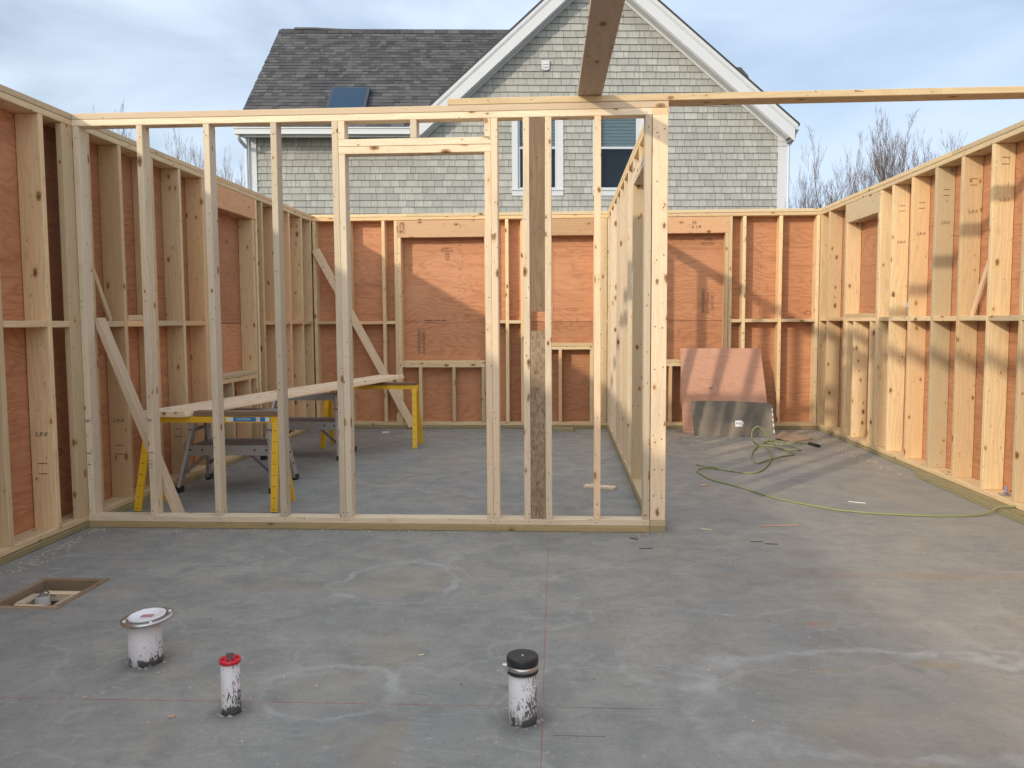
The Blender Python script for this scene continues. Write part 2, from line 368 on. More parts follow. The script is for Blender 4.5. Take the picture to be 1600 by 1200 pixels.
    tilt2 = n.m_('ADD', q[0], n.m_('MULTIPLY', q[1], .0083))
    line(tilt2, -.0424, .0026, 1.2, P, q[1], (.32, .10, .08), .7)
    line(tilt, 2.6285, .0028, -2.9, .02, q[0], (.33, .06, .06), .8)
    line(tilt, 2.625, .0024, .0, .32, q[0], (.04, .04, .04), .8)
    line(q[1], 2.44, .0022, -.03, .13, q[0], (.04, .04, .04), .8)
    line(q[1], 4.875, .0035, .62, 2.9, q[0], (.10, .10, .10), .6)
    n.col(c); n.rough(n.step(mid, .3, .7, .58, .8)); n.b.inputs['Specular IOR Level'].default_value = .35
    n.bump(n.m_('ADD', n.m_('MULTIPLY', mid, 1.2), n.m_('ADD', fine, n.m_('MULTIPLY', tr, .6))), .22, .003)
    hx0, hx1, hy0, hy1 = -2.573, -2.222, 3.452, 3.888; X0, X1, Y0, Y1 = -3.25, 3.25, -4.5, 9.98
    f = MB(); z0, z1 = -.44, 0.
    for a in ((X0, hx0, Y0, Y1), (hx1, X1, Y0, Y1), (hx0, hx1, Y0, hy0), (hx0, hx1, hy1, Y1)): f.box(a[0], a[1], a[2], a[3], z0, z1)
    tag(f.build('concrete_floor', n.m), 'grey troweled concrete slab with red chalk lines and pale stains', kind='structure')
make_floor()

# ------------------------------------------------------------------ framed walls
T = .0381
def wmap(kind):
    if kind == 'back': return lambda u0, u1, d0, d1: (u0, u1, D+d0, D+d1)
    if kind == 'left': return lambda u0, u1, d0, d1: (XL-d1, XL-d0, u0, u1)
    if kind == 'right': return lambda u0, u1, d0, d1: (XR+d0, XR+d1, u0, u1)
    if kind == 'part': return lambda u0, u1, d0, d1: (u0, u1, P+d0, P+d1)
    if kind == 'side': return lambda u0, u1, d0, d1: (SX0+d0, SX0+d1, u0, u1)
def mem(w, name, u0, u1, d0, d1, z0, z1, mat='spf', **k):
    a = w[0](u0, u1, d0, d1); j = R.uniform(-.001, .001)
    x = list(a);
    if name in ('stud', 'jack_stud', 'cripple_stud', 'blocking', 'king_stud'):
        if w[2] in ('back', 'part'): x[2] += j; x[3] += j
        else: x[0] += j; x[1] += j
    return lum(name, *x, z0, z1, w[1], mat, **k)
def studs(w, us, dep, z0=.0765, z1=2.4285, name='stud', mat='spf'):
    for u in us: mem(w, name, u, u+T, 0, dep, z0, z1, mat)
def blocks(w, us, dep, z0=1.236, z1=1.274):
    for a, b in us: mem(w, 'blocking', a+.0005, b-.0005, 0, dep, z0+R.uniform(-.002, .002), z1+R.uniform(-.002, .002))
def plates(w, u0, u1, dep, uppers, lowers, bottoms, sills, b0=None):
    for i, (us, z0, nm, mt) in enumerate(((uppers, 2.468, 'top_plate', 'spf'), (lowers, 2.4295, 'top_plate', 'spf'), (bottoms, .0385, 'bottom_plate', 'spf'), (sills, .0, 'sill_plate', 'pt'))):
        cuts = [u0]+us+[u1]
        for a, b in zip(cuts, cuts[1:]):
            e = .004 if nm == 'sill_plate' else 0
            mem(w, nm, a+.0008, b-.0008, -e, dep, z0+.001, z0+T-.001, mt, bow=.0012, ch=.0035)
def sheath(w, rows, d0, mat='ply'):
    c = rows[0][2]; mem(w, 'seam_light_block', c[0], c[-1], d0+.0155, d0+.0175, .004, 2.46, 'gap', bow=0., long='x' if w[2] == 'back' else 'y', ch=.0002)  # unseen dark sheet added behind the panels to block light through the seams
    for z0, z1, cuts in rows:
        for a, b in zip(cuts, cuts[1:]):
            mem(w, 'sheathing_panel', a+.0016, b-.0016, d0+.001+R.uniform(0, .002), d0+.0145, z0, z1, mat, bow=.001, long='x' if w[2] in ('back',) else 'y', ch=.001)

# --- left wall (open bays towards the room, plywood outside)
def wall(kind, label, loc): t = thing('framed_wall', label, 'wall', loc); return (wmap(kind), t, kind)
WL = wall('left', 'long open stud wall down the left side with dark red plywood behind its bays', (XL, 6, 0))
plates(WL, -4.4, D+.0, .14, [1.2, 6.05], [.2, 4.2], [2.8, 7.1], [4.885])
ls = [3.34, 3.745, 4.158, 4.578, 5.413, 5.845, 6.28, 6.69, 7.87, 8.03, 8.44, 8.835, 9.263]
studs(WL, ls, .14)
studs(WL, [6.729], .14, name='king_stud'); mem(WL, 'jack_stud', 7.787, 7.825, 0, .14, .0765, 2.232)
studs(WL, [9.617-.002], .14)
mem(WL, 'stud', 3.70, 3.7381, 0, .14, .0765, 2.4285)
mem(WL, 'backing_stud', 4.792, 4.93, 0, T, .0765, 2.4285)
mem(WL, 'backing_stud', 4.945, 5.085, 0.003, T, .0765, 2.4285)
for d in (0, .0405): mem(WL, 'header', 6.769, 7.866, d, d+T, 2.235, 2.4275, 'hdr')
mem(WL, 'header', 6.769, 7.866, .1, .138, 2.235, 2.4275, 'hdr')
for z in (.727, .7665): mem(WL, 'window_sill', 6.768, 7.786, 0, .14, z, z+.0375)
studs(WL, [6.80, 7.20, 7.60], .14, z1=.7262, name='cripple_stud')
blocks(WL, [(3.783, 4.158), (4.196, 4.578), (4.616, 4.79), (5.087, 5.413), (5.451, 5.845), (5.883, 6.28), (6.318, 6.69), (8.07, 8.44), (8.478, 8.835), (8.873, 9.263), (9.301, 9.615)], .14)
mem(WL, 'blocking', 5.46, 5.835, .0, .0381, 1.276, 1.312)
sheath(WL, [(.002, 1.248, [-4.4, -1.4, 1.04, 3.48, 5.9, 8.35, D+.14]), (1.2515, 2.47, [-4.4, -2.6, -.2, 2.2, 4.64, 7.12, D+.14])], .14)
# --- back wall
WB = wall('back', 'far open stud wall with three plywood covered window openings below the shingled house', (0, D, 0))
plates(WB, XL-.14, XR+.14, .14, [-1.80], [.9], [-.12], [-1.3, 1.9])
studs(WB, [-2.912, -2.499, -2.096, -.655, 2.046, 2.453, 2.866, .44, .478, .612], .14)
for kl, jl, jr, kr, hz, s0 in ((-1.949, -1.910, -.899, -.860, 2.232, .7225), (-.479, -.440, .362, .401, 2.236, .926), (.802, .841, 1.852, 1.891, 2.245, .7295)):
    studs(WB, [kl, kr], .14, name='king_stud')
    for j in (jl, jr): mem(WB, 'jack_stud', j, j+T, 0, .14, .0765, hz-.0005)
    for d in (0, .0405, .1): mem(WB, 'header', jl+.001, jr+T-.001, d, d+T, hz, 2.4278, 'hdr')
    for z in (s0, s0+.0385): mem(WB, 'window_sill', jl+T+.001, jr-.001, 0, .14, z, z+.0375)
for u in (-1.68, -1.285, -.940): mem(WB, 'cripple_stud', u, u+T, 0, .14, .0765, .722)
for u in (-.40, -.041, .323): mem(WB, 'cripple_stud', u, u+T, 0, .14, .0765, .925)
for u in (.882, 1.229, 1.63, 1.813): mem(WB, 'cripple_stud', u, u+T, 0, .14, .0765, .729)
blocks(WB, [(-2.874, -2.499), (-2.461, -2.096), (-2.058, -1.949), (-.822, -.655), (-.617, -.479), (.439+.077, .612), (1.929, 2.046), (2.084, 2.453), (2.491, 2.866)], .14, 1.231, 1.269)
sheath(WB, [(.002, 1.248, [XL-.15, -2.48, -.635, .62, 2.065, XR+.15]), (1.2515, 2.47, [XL-.15, -2.08, -.105, 1.06, 2.065, XR+.15])], .14)
# --- right wall
WR = wall('right', 'sunlit open stud wall down the right side with closely spaced knotty studs', (XR, 6, 0))
plates(WR, -4.4, D, .14, [2.0, 6.5], [.8, 5.1], [3.9, 8.4], [5.4])
studs(WR, [4.20, 4.62, 5.04, 5.467, 5.877, 6.309, 6.739, 7.178, 7.584, 7.861, 9.335, 9.612], .14)
studs(WR, [7.900+.0], .14, z1=2.2332, name='jack_stud')
studs(WR, [8.755], .14, z1=2.2332, name='jack_stud'); studs(WR, [8.794], .14, name='king_stud')
for d in (0, .0405, .1): mem(WR, 'header', 7.9005, 8.7925, d, d+T, 2.235, 2.4278, 'spf')
for z in (1.236, 1.2745): mem(WR, 'window_sill', 7.94, 8.754, 0, .14, z, z+.0375)
studs(WR, [8.04, 8.49, 8.716], .14, z1=1.2352, name='cripple_stud')
mem(WR, 'jack_stud', 7.9005, 7.9385, 0.001, .139, .0765, 1.235)
blocks(WR, [(4.24, 4.62), (4.66, 5.04), (5.078, 5.467), (5.505, 5.877), (5.915, 6.309), (6.347, 6.739), (6.777, 7.178), (7.216, 7.584), (7.622, 7.861), (8.832, 9.335), (9.373, 9.612)], .14, 1.24, 1.278)
sheath(WR, [(.002, 1.248, [-4.4, -1., 1.5, 3.9, 6.33, 8.77, D+.14]), (1.2515, 2.47, [-4.4, -2.6, -.1, 2.5, 5.06, 7.6, D+.14])], .14)
# --- front partition
WP = wall('part', 'open two by four partition frame across the room with a doorway and no sheathing', (-1, P, 0))
w = WP; dp = .089
mem(w, 'top_plate', XL+.001, SX1, 0, dp, 2.468, 2.5055, 'spf2', bow=.0008)
mem(w, 'top_plate', XL+.001, SX0-.001, 0, dp, 2.4295, 2.467, 'spf2', bow=.0008)
mem(w, 'bottom_plate', XL+.001, SX0-.003, 0, dp, .0385, .0760, 'spf2', bow=.0008)
mem(w, 'sill_plate', XL+.005, SX0-.002, -.003, dp, 0.0005, .0375, 'pt', bow=.0008)
for u in (-2.919, -2.527, -2.120, -1.714): mem(w, 'stud', u, u+T, 0, dp, .0765, 2.4285, 'spf2', bow=.004)
for u in (-1.3475, -.4105): mem(w, 'king_stud', u, u+T, 0, dp, .0765, 2.4285, 'spf2', bow=.002)
for u in (-1.3085, -.4495): mem(w, 'jack_stud', u, u+T, 0, dp, .0765, 2.2372, 'spf2', bow=.001)
for z in (2.238, 2.2815): mem(w, 'header', -1.3085, -.4115, 0, dp, z, z+.042, 'spf2', bow=.0005)
for u in (-1.3085, -.882, -.4495): mem(w, 'cripple_stud', u, u+T, 0, dp, 2.3245, 2.4285, 'spf2')
for u in (-.226, -.098, .187, .4775): mem(w, 'stud', u, u+T, 0, dp, .0765, 2.4285, 'spf2', bow=.002)
def lvl_mat():
    n = NT('strand_board'); r = n.rnd(); p = n.vm('ADD', n.obj(), n.comb(r, r, r))
    d, cc = n.vor(n.vm('MULTIPLY', p, (45., 90., 90.))); k = n.sep(cc)
    c = n.mix(k[0], (.22, .155, .095), (.38, .28, .18)); c = n.mix(n.step(k[1], .85, .92, 0, .5), c, (.07, .04, .025))
    c = n.mix(n.step(n.noise(p, 6, 4, .6), .45, .7, 0, .5), c, (.24, .15, .085)); n.col(c); n.rough(.7); n.bump(k[0], .3, .001); return n.m
M['strand'] = lvl_mat()
o = mem(w, 'nailer_board', -.1870, -.0985, .002, .040, 1.311, 2.428, 'old'); tag(o, 'weathered brown upper filler board')
o = mem(w, 'nailer_board', -.1870, -.0985, .002, .040, .0765, 1.198, 'strand'); tag(o, 'brown strand lower filler board')
# --- side partition
WS = wall('side', 'partition frame running back to the far wall from the right end of the doorway partition', (SX0, P+.05, 0))
w = WS
mem(w, 'top_plate', P+.0905, D-.001, 0, .089, 2.468, 2.5055); mem(w, 'top_plate', P+.001, D-.001, 0, .089, 2.4295, 2.467)
mem(w, 'bottom_plate', P+.0, D-.001, 0, .089, .0385, .0760); mem(w, 'sill_plate', P-.002, D-.006, 0, .089, .0005, .0375, 'pt')
mem(w, 'end_stud', P, P+T, 0, .089, .0765, 2.4285, 'spf2', bow=.001)
mem(w, 'stud', P+.0395, P+.0395+T, 0, .089, .0765, 2.4285)
studs(w, [5.728], .089, z0=2.3245); mem(w, 'jack_stud', 6.172, 6.21, 0, .089, .0765, 2.2372)
for z in (2.238, 2.2815): mem(w, 'header', 5.02, 6.21, 0, .089, z, z+.042, 'spf2')
mem(w, 'cripple_stud', 6.172, 6.21, 0, .089, 2.3245, 2.4285, 'spf2')
studs(w, [6.2115, 6.66, 7.10, 7.55, 8.0, 8.46, 8.93, 9.38, 9.615], .089, mat='spf2')
# nails and stamps
def wall_marks():
    nb = MB()
    for z in (.22, .37, .55, .98, 1.20, 1.62, 1.92, 2.05, 2.33):
        for x in (.542, .585):
            if R.random() < .85: nb.disc((x+R.uniform(-.004, .004), P, z+R.uniform(-.02, .02)), (0, -1, 0), .0042)
    nb.build('nail', 'nail', WS[1], loc=WS[1].location)['kind'] = 'stuff'
    nb = MB()
    for x in (-2.90, -2.508, -2.101, -1.695, -1.328, -1.289, -.43, -.39, -.207, -.079, .206, .497):
        for z in (.105, 2.36, R.uniform(.4, 2), R.uniform(.4, 2), R.uniform(.4, 2)):
            nb.disc((x+R.uniform(-.012, .012), P, z), (0, -1, 0), .0035)
        nb.disc((x+R.uniform(-.01, .01), P, .058), (0, -1, 0), .003)
    for z in (.3, .6, .95, 1.35, 1.8, 2.2):
        nb.disc((-.142+R.uniform(-.03, .03), P+.002, z), (0, -1, 0), .0045)
    nb.build('nail', 'nail', WP[1], loc=WP[1].location)['kind'] = 'stuff'
    nb = MB(); y = D+.1408
    z = 2.15
    while z > 1.3:
        nb.disc((-1.163+R.uniform(-.05, .05), y, z), (0, -1, 0), .006, .004); z -= R.uniform(.05, .11)
    for u0, z0, z1 in ((-2.0, .2, 2.3), (-.56, .1, 2.3), (.26, .1, .9), (2.28, .2, 2.3), (-2.44, .2, 2.3), (1.99, .2, 2.3)):
        z = z0
        while z < z1: nb.disc((u0+R.uniform(-.012, .012), y, z), (0, -1, 0), .005, .003); z += R.uniform(.1, .25)
    for u in (-2.89, -2.48, -2.077, -1.93, -1.89, .459, .497, 1.91, 2.065, 2.472, 2.885):
        for k in range(7): nb.disc((u+R.uniform(-.012, .012), D, R.uniform(.1, 2.4)), (0, -1, 0), .0045)
    nb.build('nail', 'nail', WB[1], loc=WB[1].location)['kind'] = 'stuff'
    m = MB()
    for k in range(14): m.box(-1.63+k*.019, -1.614+k*.019, D+.1402, D+.1412, 1.268+R.uniform(-.002, .003), 1.274+R.uniform(0, .006))
    m.build('split_in_veneer', 'ink', WB[1], loc=WB[1].location)['kind'] = 'stuff'
    # stamps
    for i, (yy, z, zl) in enumerate(((7.584, 1.93, 2.20), (7.178, 1.96, 2.17), (6.739, 2.0, 2.21), (6.309, 2.03, 2.22), (5.877, 2.05, 2.29))):
        text('grade_stamp', 'S-P-F', .034, (XR+.075, yy, z), (1, 0, 0), (0, 0, 1), 'ink_soft', WR[1], .0022)
        m = MB()
        for zz in (zl, zl+.045): m.box(XR+.05, XR+.10, yy-.0022, yy-.0012, zz, zz+.004)
        m.build('layout_mark', 'inkp', WR[1], loc=WR[1].location)['kind'] = 'stuff'
    for yy, z in ((4.578, .62), (5.413, .60), (5.845, .55), (6.28, .60)):
        text('grade_stamp', 'S-P-F', .036, (XL-.07, yy, z), (1, 0, 0), (0, 0, 1), 'ink', WL[1], .0022)
        m = MB()
        for zz in (z-.17, z-.23): m.box(XL-.10, XL-.045, yy-.0022, yy-.0012, zz, zz+.004)
        m.build('layout_mark', 'inkp', WL[1], loc=WL[1].location)['kind'] = 'stuff'
    for x, z in ((-2.9, .66), (-2.508, .665)):
        text('grade_stamp', 'SPF', .022, (x, P, z), (1, 0, 0), (0, 0, 1), 'ink', WP[1], .0025)
        m = MB(); m.box(x-.015, x+.015, P-.0022, P-.0012, z-.20, z-.196); m.box(x-.012, x+.008, P-.0022, P-.0012, z-.27, z-.266)
        m.build('layout_mark', 'inkp', WP[1], loc=WP[1].location)['kind'] = 'stuff'
    ys = D+.1402
    text('panel_stamp', 'SHEATHING\nEXPOSURE 1', .055, (-1.665, ys, 1.03), (0, 0, 1), (-1, 0, 0), 'ink_soft', WB[1], .0022)
    text('panel_stamp', 'GROUP 1\nEXTERIOR\n24/0\n15/32\n000', .032, (-1.35, ys, 2.05), (1, 0, 0), (0, 0, 1), 'ink_soft', WB[1], .0022)
    text('panel_stamp', '24/0\nRATED', .05, (1.68, ys, 2.16), (1, 0, 0), (0, 0, 1), 'ink_soft', WB[1], .0022)
    text('panel_stamp', 'SHEATHING\nEXPOSURE 1\nGROUP 1', .052, (1.685, ys, 1.48), (0, 0, 1), (-1, 0, 0), 'ink_soft', WB[1], .0022)
    text('handwriting', '34\n   4 1/4', .052, (1.50, D, 2.335), (1, 0, .05), (-.05, 0, 1), 'inkp', WB[1], .0025)
    text('header_stamp', 'S-P-F\nKD-HT\nS-GRN', .036, (-1.87, D, 2.33), (0, 0, 1), (-1, 0, 0), 'ink_soft', WB[1], .0025)
    m = MB(); m.box(-1.178, -1.173, D-.0026, D-.0016, 2.33, 2.38); m.build('crayon_mark', 'redmark', WB[1], loc=WB[1].location)
    m = MB(); m.box(-1.83, -1.827, D-.0026, D-.0016, 2.35, 2.39); m.build('crayon_mark', 'ink', WB[1], loc=WB[1].location)
wall_marks()

# ------------------------------------------------------------------ overhead lumber, braces
def single(name, label, cat, x0, x1, y0, y1, z0, z1, mat='spf', bow=.003):
    o = lum(name, x0, x1, y0, y1, z0, z1, None, mat, bow); tag(o, label, cat); return o
single('lumber_board', 'long flat board along the partition top, reaching over to the right wall', 'board', -.662, 3.10, P-.001, P+.139, 2.5068, 2.544, 'spf')
ja, jb = Vector((.1585, P+.05, 2.5635)), Vector((.2500, .2, 2.5635))
jo = beam('ceiling_joist', ja, jb, .138, .038, (1, 0, 0), None, 'joist', .002)
tag(jo, 'overhead joist resting on the partition and running out of the top of the picture', 'joist')
def joist_text():
    jt = thing('tmp', '', '')
    bpy.data.objects.remove(jt)
    for body, yy, sz in (('S-P-F  KD', 3.66, .040), ('No.2    HT', 3.90, .034)):
        x = .1585+(.25-.1585)*(P+.05-yy)/(P-.15)
        o = text('joist_stamp', body, sz, (x, yy, 2.5443), (1, 0, 0), (0, -1, 0), 'ink', None, .0004)
        o['kind'] = 'stuff'; o.parent = jo; o.matrix_parent_inverse = (Matrix.Translation(jo.location) @ jo.rotation_euler.to_matrix().to_4x4()).inverted()
joist_text()
def bm_(name, label, cat, p0, p1, w, t, side, mat='spf', bow=.002):
    o = beam(name, p0, p1, w, t, side, None, mat, bow); return tag(o, label, cat)
bm_('brace_board', 'pale diagonal brace from the left wall down to the floor just behind the doorway partition', 'brace', (-2.885, P+.148, 1.285), (-2.40, P+.148, .006), .085, .038, (0, 1, 0), 'spf2')
bm_('brace_board', 'diagonal brace across the far left corner, passing behind the far sawhorse', 'brace', (-2.872, D-.021, 2.10), (-1.757, D-.021, .03), .089, .038, (1, 0, .55), 'spf2')
bm_('wood_offcut', 'thin stick leaning in a left wall bay above the midheight blocking', 'offcut', (-2.985, 5.16, 1.60), (-2.985, 5.345, 1.277), .038, .018, (0, 1, .5), 'spf')
bm_('wood_offcut', 'grey narrow strip leaning in a bay of the right wall on the blocking', 'offcut', (2.985, 6.035, 1.68), (2.985, 6.275, 1.281), .04, .018, (0, 1, .5), 'spf2')
single('lumber_board', 'treated board lying on the slab along the foot of the right wall', 'board', 2.806, 2.892, 4.96, 6.74, 0.001, .0385, 'pt', .002)

# ------------------------------------------------------------------ sawhorses
def make_sawhorse(loc, label):
    t = thing('sawhorse', label, 'sawhorse', loc, 'yellow steel sawhorses')
    x0, y0, z0 = loc; L = .472; H = .60
    m = MB(); m.box(x0-L, x0+L, y0-.03, y0+.03, H-.008, H+.022); m.box(x0-L, x0+L, y0-.031, y0-.027, H-.02, H+.018); m.box(x0-L, x0+L, y0+.027, y0+.031, H-.02, H+.018)
    m.build('top_bar', 'yellow', t)
    for sx in (-1, 1):
        m = MB(); a = x0+sx*(L-.03); m.box(a-.034, a+.034, y0-.038, y0+.038, H-.04, H+.012); m.disc((a, y0-.038, H-.015), (0, -1, 0), .011, .006, 10); m.disc((a+.034, y0, H-.01), (1, 0, 0), .009, .004, 8)
        m.build('hinge_bracket', 'yellow', t)
        for sy in (-1, 1):
            p0 = (x0+sx*(L-.03), y0+sy*.035, H-.02); p1 = (x0+sx*(L-.005), y0+sy*.178, .001)
            lg = beam('leg', p0, p1, .046, .026, (1, 0, 0), t, 'yellow')
            q = MB(); a, b = Vector(p0), Vector(p1); d = (b-a).normalized(); nr = Vector((0, sy, 0)); nr = (nr-nr.dot(d)*d).normalized()
            for k in range(1, 9):
                c = a+d*(.075*k-.02)+nr*.0132
                q.box(c.x-.008, c.x+.008, c.y-.0006, c.y+.0006, c.z-.002, c.z+.002)
                if k % 2: q.disc(tuple(c+Vector((0, 0, -.03))), nr, .005, .001, 8)
            lo = t.location; V = [(v[0]-lo[0], v[1]-lo[1], v[2]-lo[2]) for v in q.V]
            put('leg_slot', mesh('leg_slot', V, q.F), M['nail'], t, lo)['kind'] = 'stuff'
    return t
SH1 = make_sawhorse((-2.375, 5.51, 0), 'nearer yellow sawhorse with a blue sticker on its top bar')
def stick(t):
    m = MB(); x0, y0 = t.location.x, t.location.y
    m.box(x0+.15, x0+.405, y0-.0330, y0-.0318, .588, .618); m.build('sticker', 'blue', t)
    for a, b in ((.10, .148), (.305, .335), (.37, .40)):
        m = MB(); m.box(x0+a, x0+b, y0-.0342, y0-.0333, .589, .617); m.build('sticker_patch', 'white', t)
    text('sticker_text', 'CAUTION', .022, (x0+.22, y0-.0333, .603), (1, 0, 0), (0, 0, 1), 'white', t)
    text('sticker_text', 'LOAD LIMIT', .010, (x0+.32, y0-.0344, .603), (1, 0, 0), (0, 0, 1), 'ink', t)
stick(SH1)
SH2 = make_sawhorse((-1.925, 8.28, 0), 'farther yellow sawhorse near the back wall under the end of the plank')
single('lumber_offcut', 'short board lying flat along the top bar of the nearer sawhorse', 'board', -2.50, -1.912, 5.475, 5.565, .6235, .658, 'old')
single('lumber_offcut', 'brown board strip lying along the top bar of the farther sawhorse', 'board', -2.39, -1.465, 8.24, 8.325, .6235, .645, 'old')
# plank
def plank():
    V = [(-2.862, 5.42, .6240), (-2.530, 5.42, .6240), (-1.655, 8.62, .6665), (-1.935, 8.62, .6665)]
    m = MB(); n = 14; Vv = []; F = []
    for i in range(n+1):
        u = i/n; a = Vector(V[0]).lerp(Vector(V[3]), u); b = Vector(V[1]).lerp(Vector(V[2]), u)
        wv = .004*math.sin(u*9)
        for p, z in ((a, 0), (b, 0), (b+Vector((0, 0, .010)), .0), (b+Vector((-.012, 0, .038)), 0), (a+Vector((.008, 0, .038)), 0)):
            Vv.append((p.x+wv, p.y, p.z+.002*math.sin(u*5)))
    for i in range(n):
        for j in range(5): F.append((i*5+j, i*5+(j+1) % 5, (i+1)*5+(j+1) % 5, (i+1)*5+j))
    F.append((4, 3, 2, 1, 0)); F.append(tuple(n*5+j for j in range(5)))
    # local x along plank
    c = Vector((-2.25, 7.0, .65)); d = (Vector(V[3])-Vector(V[0])).normalized(); s = Vector((d.y, -d.x, 0)).normalized(); z = d.cross(-s) if d.cross(-s).z > 0 else d.cross(s)
    mt = Matrix((d, -s, d.cross(-s))).transposed(); inv = mt.inverted()
    me = mesh('plank', [tuple(inv @ (Vector(v)-c)) for v in Vv], F); o = put('plank', me, M['spf2'], None, c); o.rotation_euler = mt.to_euler()
    tag(o, 'long pale wide plank laid across both yellow sawhorses', 'plank')
plank()

# ------------------------------------------------------------------ aluminium work platforms
def make_platform(loc, label):
    t = thing('work_platform', label, 'work platform', loc, 'folding aluminium work platforms')
    x0, y0, _ = loc; HX, HT = .33, .585
    m = MB(); m.box(x0-HX+.02, x0+HX-.02, y0-.115, y0+.115, HT-.012, HT); m.box(x0-HX+.02, x0+HX-.02, y0-.118, y0-.1152, HT-.052, HT-.002); m.box(x0-HX+.02, x0+HX-.02, y0+.1152, y0+.118, HT-.052, HT-.002)
    for k in range(7): m.box(x0-HX+.02, x0+HX-.02, y0-.10+k*.032, y0-.09+k*.032, HT, HT+.004)
    m.build('deck', 'alu', t)
    for sx in (-1, 1):
        for sy in (-1, 1):
            p0 = Vector((x0+sx*(HX-.045), y0+sy*.095, HT-.02)); p1 = Vector((x0+sx*HX*1.07, y0+sy*.262, .03))
            a = beam('leg', p0, p1, .075, .024, (0, 1, .3), t, 'alu')
            m = MB(); m.box(p1.x-.02, p1.x+.02, p1.y-.034, p1.y+.034, .0, .045); m.build('foot', 'rubber', t)
            m = MB()
            for k in (.12, .5, .62, .8):
                q = p0.lerp(p1, k); m.disc(q+Vector((sx*.012, -.012*1, 0)), (sx, -.3, 0), .008, .004, 8)
            m.build('rivet', 'rubber', t)['kind'] = 'stuff'
            # diagonal brace from leg to lower rail
            q = p0.lerp(p1, .80); r = Vector((x0+sx*(HX-.20), y0+sy*.185, .305))
            beam('diagonal_brace', q+Vector((-sx*.01, sy*-.01, 0)), r, .022, .006, (0, 0, 1), t, 'alud')
    for sy in (-1, 1):
        q = y0+sy*.187
        m = MB(); m.box(x0-HX*1.02, x0+HX*1.02, q-.012, q+.012, .285, .340)
        m.box(x0-HX*1.02, x0+HX*1.02, q-.014*1-.0, q-.0125, .268, .286); m.build('lower_rail', 'alu', t)
        m = MB()
        for k in (-.29, -.2, .2, .29): m.disc((x0+k, q-.0125, .308), (0, -1, 0), .008, .004, 8)
        m.build('rivet', 'rubber', t)['kind'] = 'stuff'
    m = MB(); m.box(x0-HX*.98, x0+HX*.98, y0-.17, y0+.17, .326, .334); m.build('lower_shelf', 'alud', t)
    for sx in (-1, 1):
        m = MB(); a = x0+sx*(HX-.03); m.box(a-.012, a+.012, y0-.17, y0+.17, .44, .462); m.build('end_rail', 'alud', t)
    return t
make_platform((-2.49, 6.215, 0), 'grey aluminium work platform close behind the nearer sawhorse')
make_platform((-2.385, 7.68, 0), 'grey aluminium work platform between the two sawhorses under the middle of the plank')

# ------------------------------------------------------------------ extension cord
def catmull(P_, k=6):
    P_ = [Vector(p) for p in P_]; out = []
    Q = [P_[0]*2-P_[1]]+P_+[P_[-1]*2-P_[-2]]
    for i in range(1, len(Q)-2):
        for j in range(k):
            t = j/k; a, b, c, d = Q[i-1:i+3]
            out.append(.5*((2*b)+(c-a)*t+(2*a-5*b+4*c-d)*t*t+(3*b-a-3*c+d)*t**3))
    out.append(P_[-1]); return out
def cord():
    r = .0065; g = r
    A = [(2.958, 5.447, .052), (2.801, 5.440, .047), (2.70, 5.405, .012), (2.564, 5.369, g), (2.323, 5.36, g), (2.061, 5.403, g), (1.882, 5.469, g), (1.777, 5.53, g), (1.507, 5.842, g), (1.339, 6.222, g), (1.173, 6.531, g), (1.13, 6.743, g), (1.115, 6.90, g), (1.169, 7.029, g),
         (1.287, 7.032, g), (1.403, 6.909, g), (1.531, 6.822, g), (1.633, 6.915, g), (1.796, 7.283, .012), (1.916, 7.718, .02), (1.982, 8.15, .02), (1.939, 8.27, .015), (1.816, 7.981, .01), (1.721, 7.6, g), (1.699, 7.306, g), (1.817, 7.44, .012), (2.006, 7.664, .01), (2.154, 7.811, g), (2.137, 7.989, .012),
         (2.10, 8.2, .02), (2.047, 8.2, .066), (1.949, 8.2, .19), (1.9, 8.2, .215), (1.853, 8.2, .164), (1.864, 8.2, .075), (1.953, 8.33, .012), (2.027, 8.272, .018), (2.114, 8.082, .018), (2.239, 8.023, .01), (2.29, 8.086, .01), (2.261, 8.277, .014), (2.099, 8.406, .022), (2.053, 8.543, .01), (2.169, 8.688, g), (2.253, 8.618, g), (2.32, 8.54, g), (2.429, 8.52, .012), (2.476, 8.45, .014)]
    m = MB(); m.tube(catmull(A, 6), r, 8); t = m.build('extension_cord', 'cord', None, True, (1.9, 6.8, 0)); tag(t, 'yellow green extension cord snaking over the slab to a small heap by the grey sheet', 'cord')
    m = MB(); m.tube([(2.478, 8.448, .014), (2.486, 8.40, .016), (2.515, 8.30, .017), (2.522, 8.27, .014)], .016, 10); m.build('plug', 'rubber', t, loc=(1.9, 6.8, 0))
    m = MB(); m.tube(catmull([(1.165, 7.24, g), (1.2, 7.17, g), (1.229, 7.108, g), (1.275, 7.045, .019), (1.31, 7.0, g)], 5), r, 8); m.build('cord_end', 'cord', t, True, loc=(1.9, 6.8, 0))
cord()

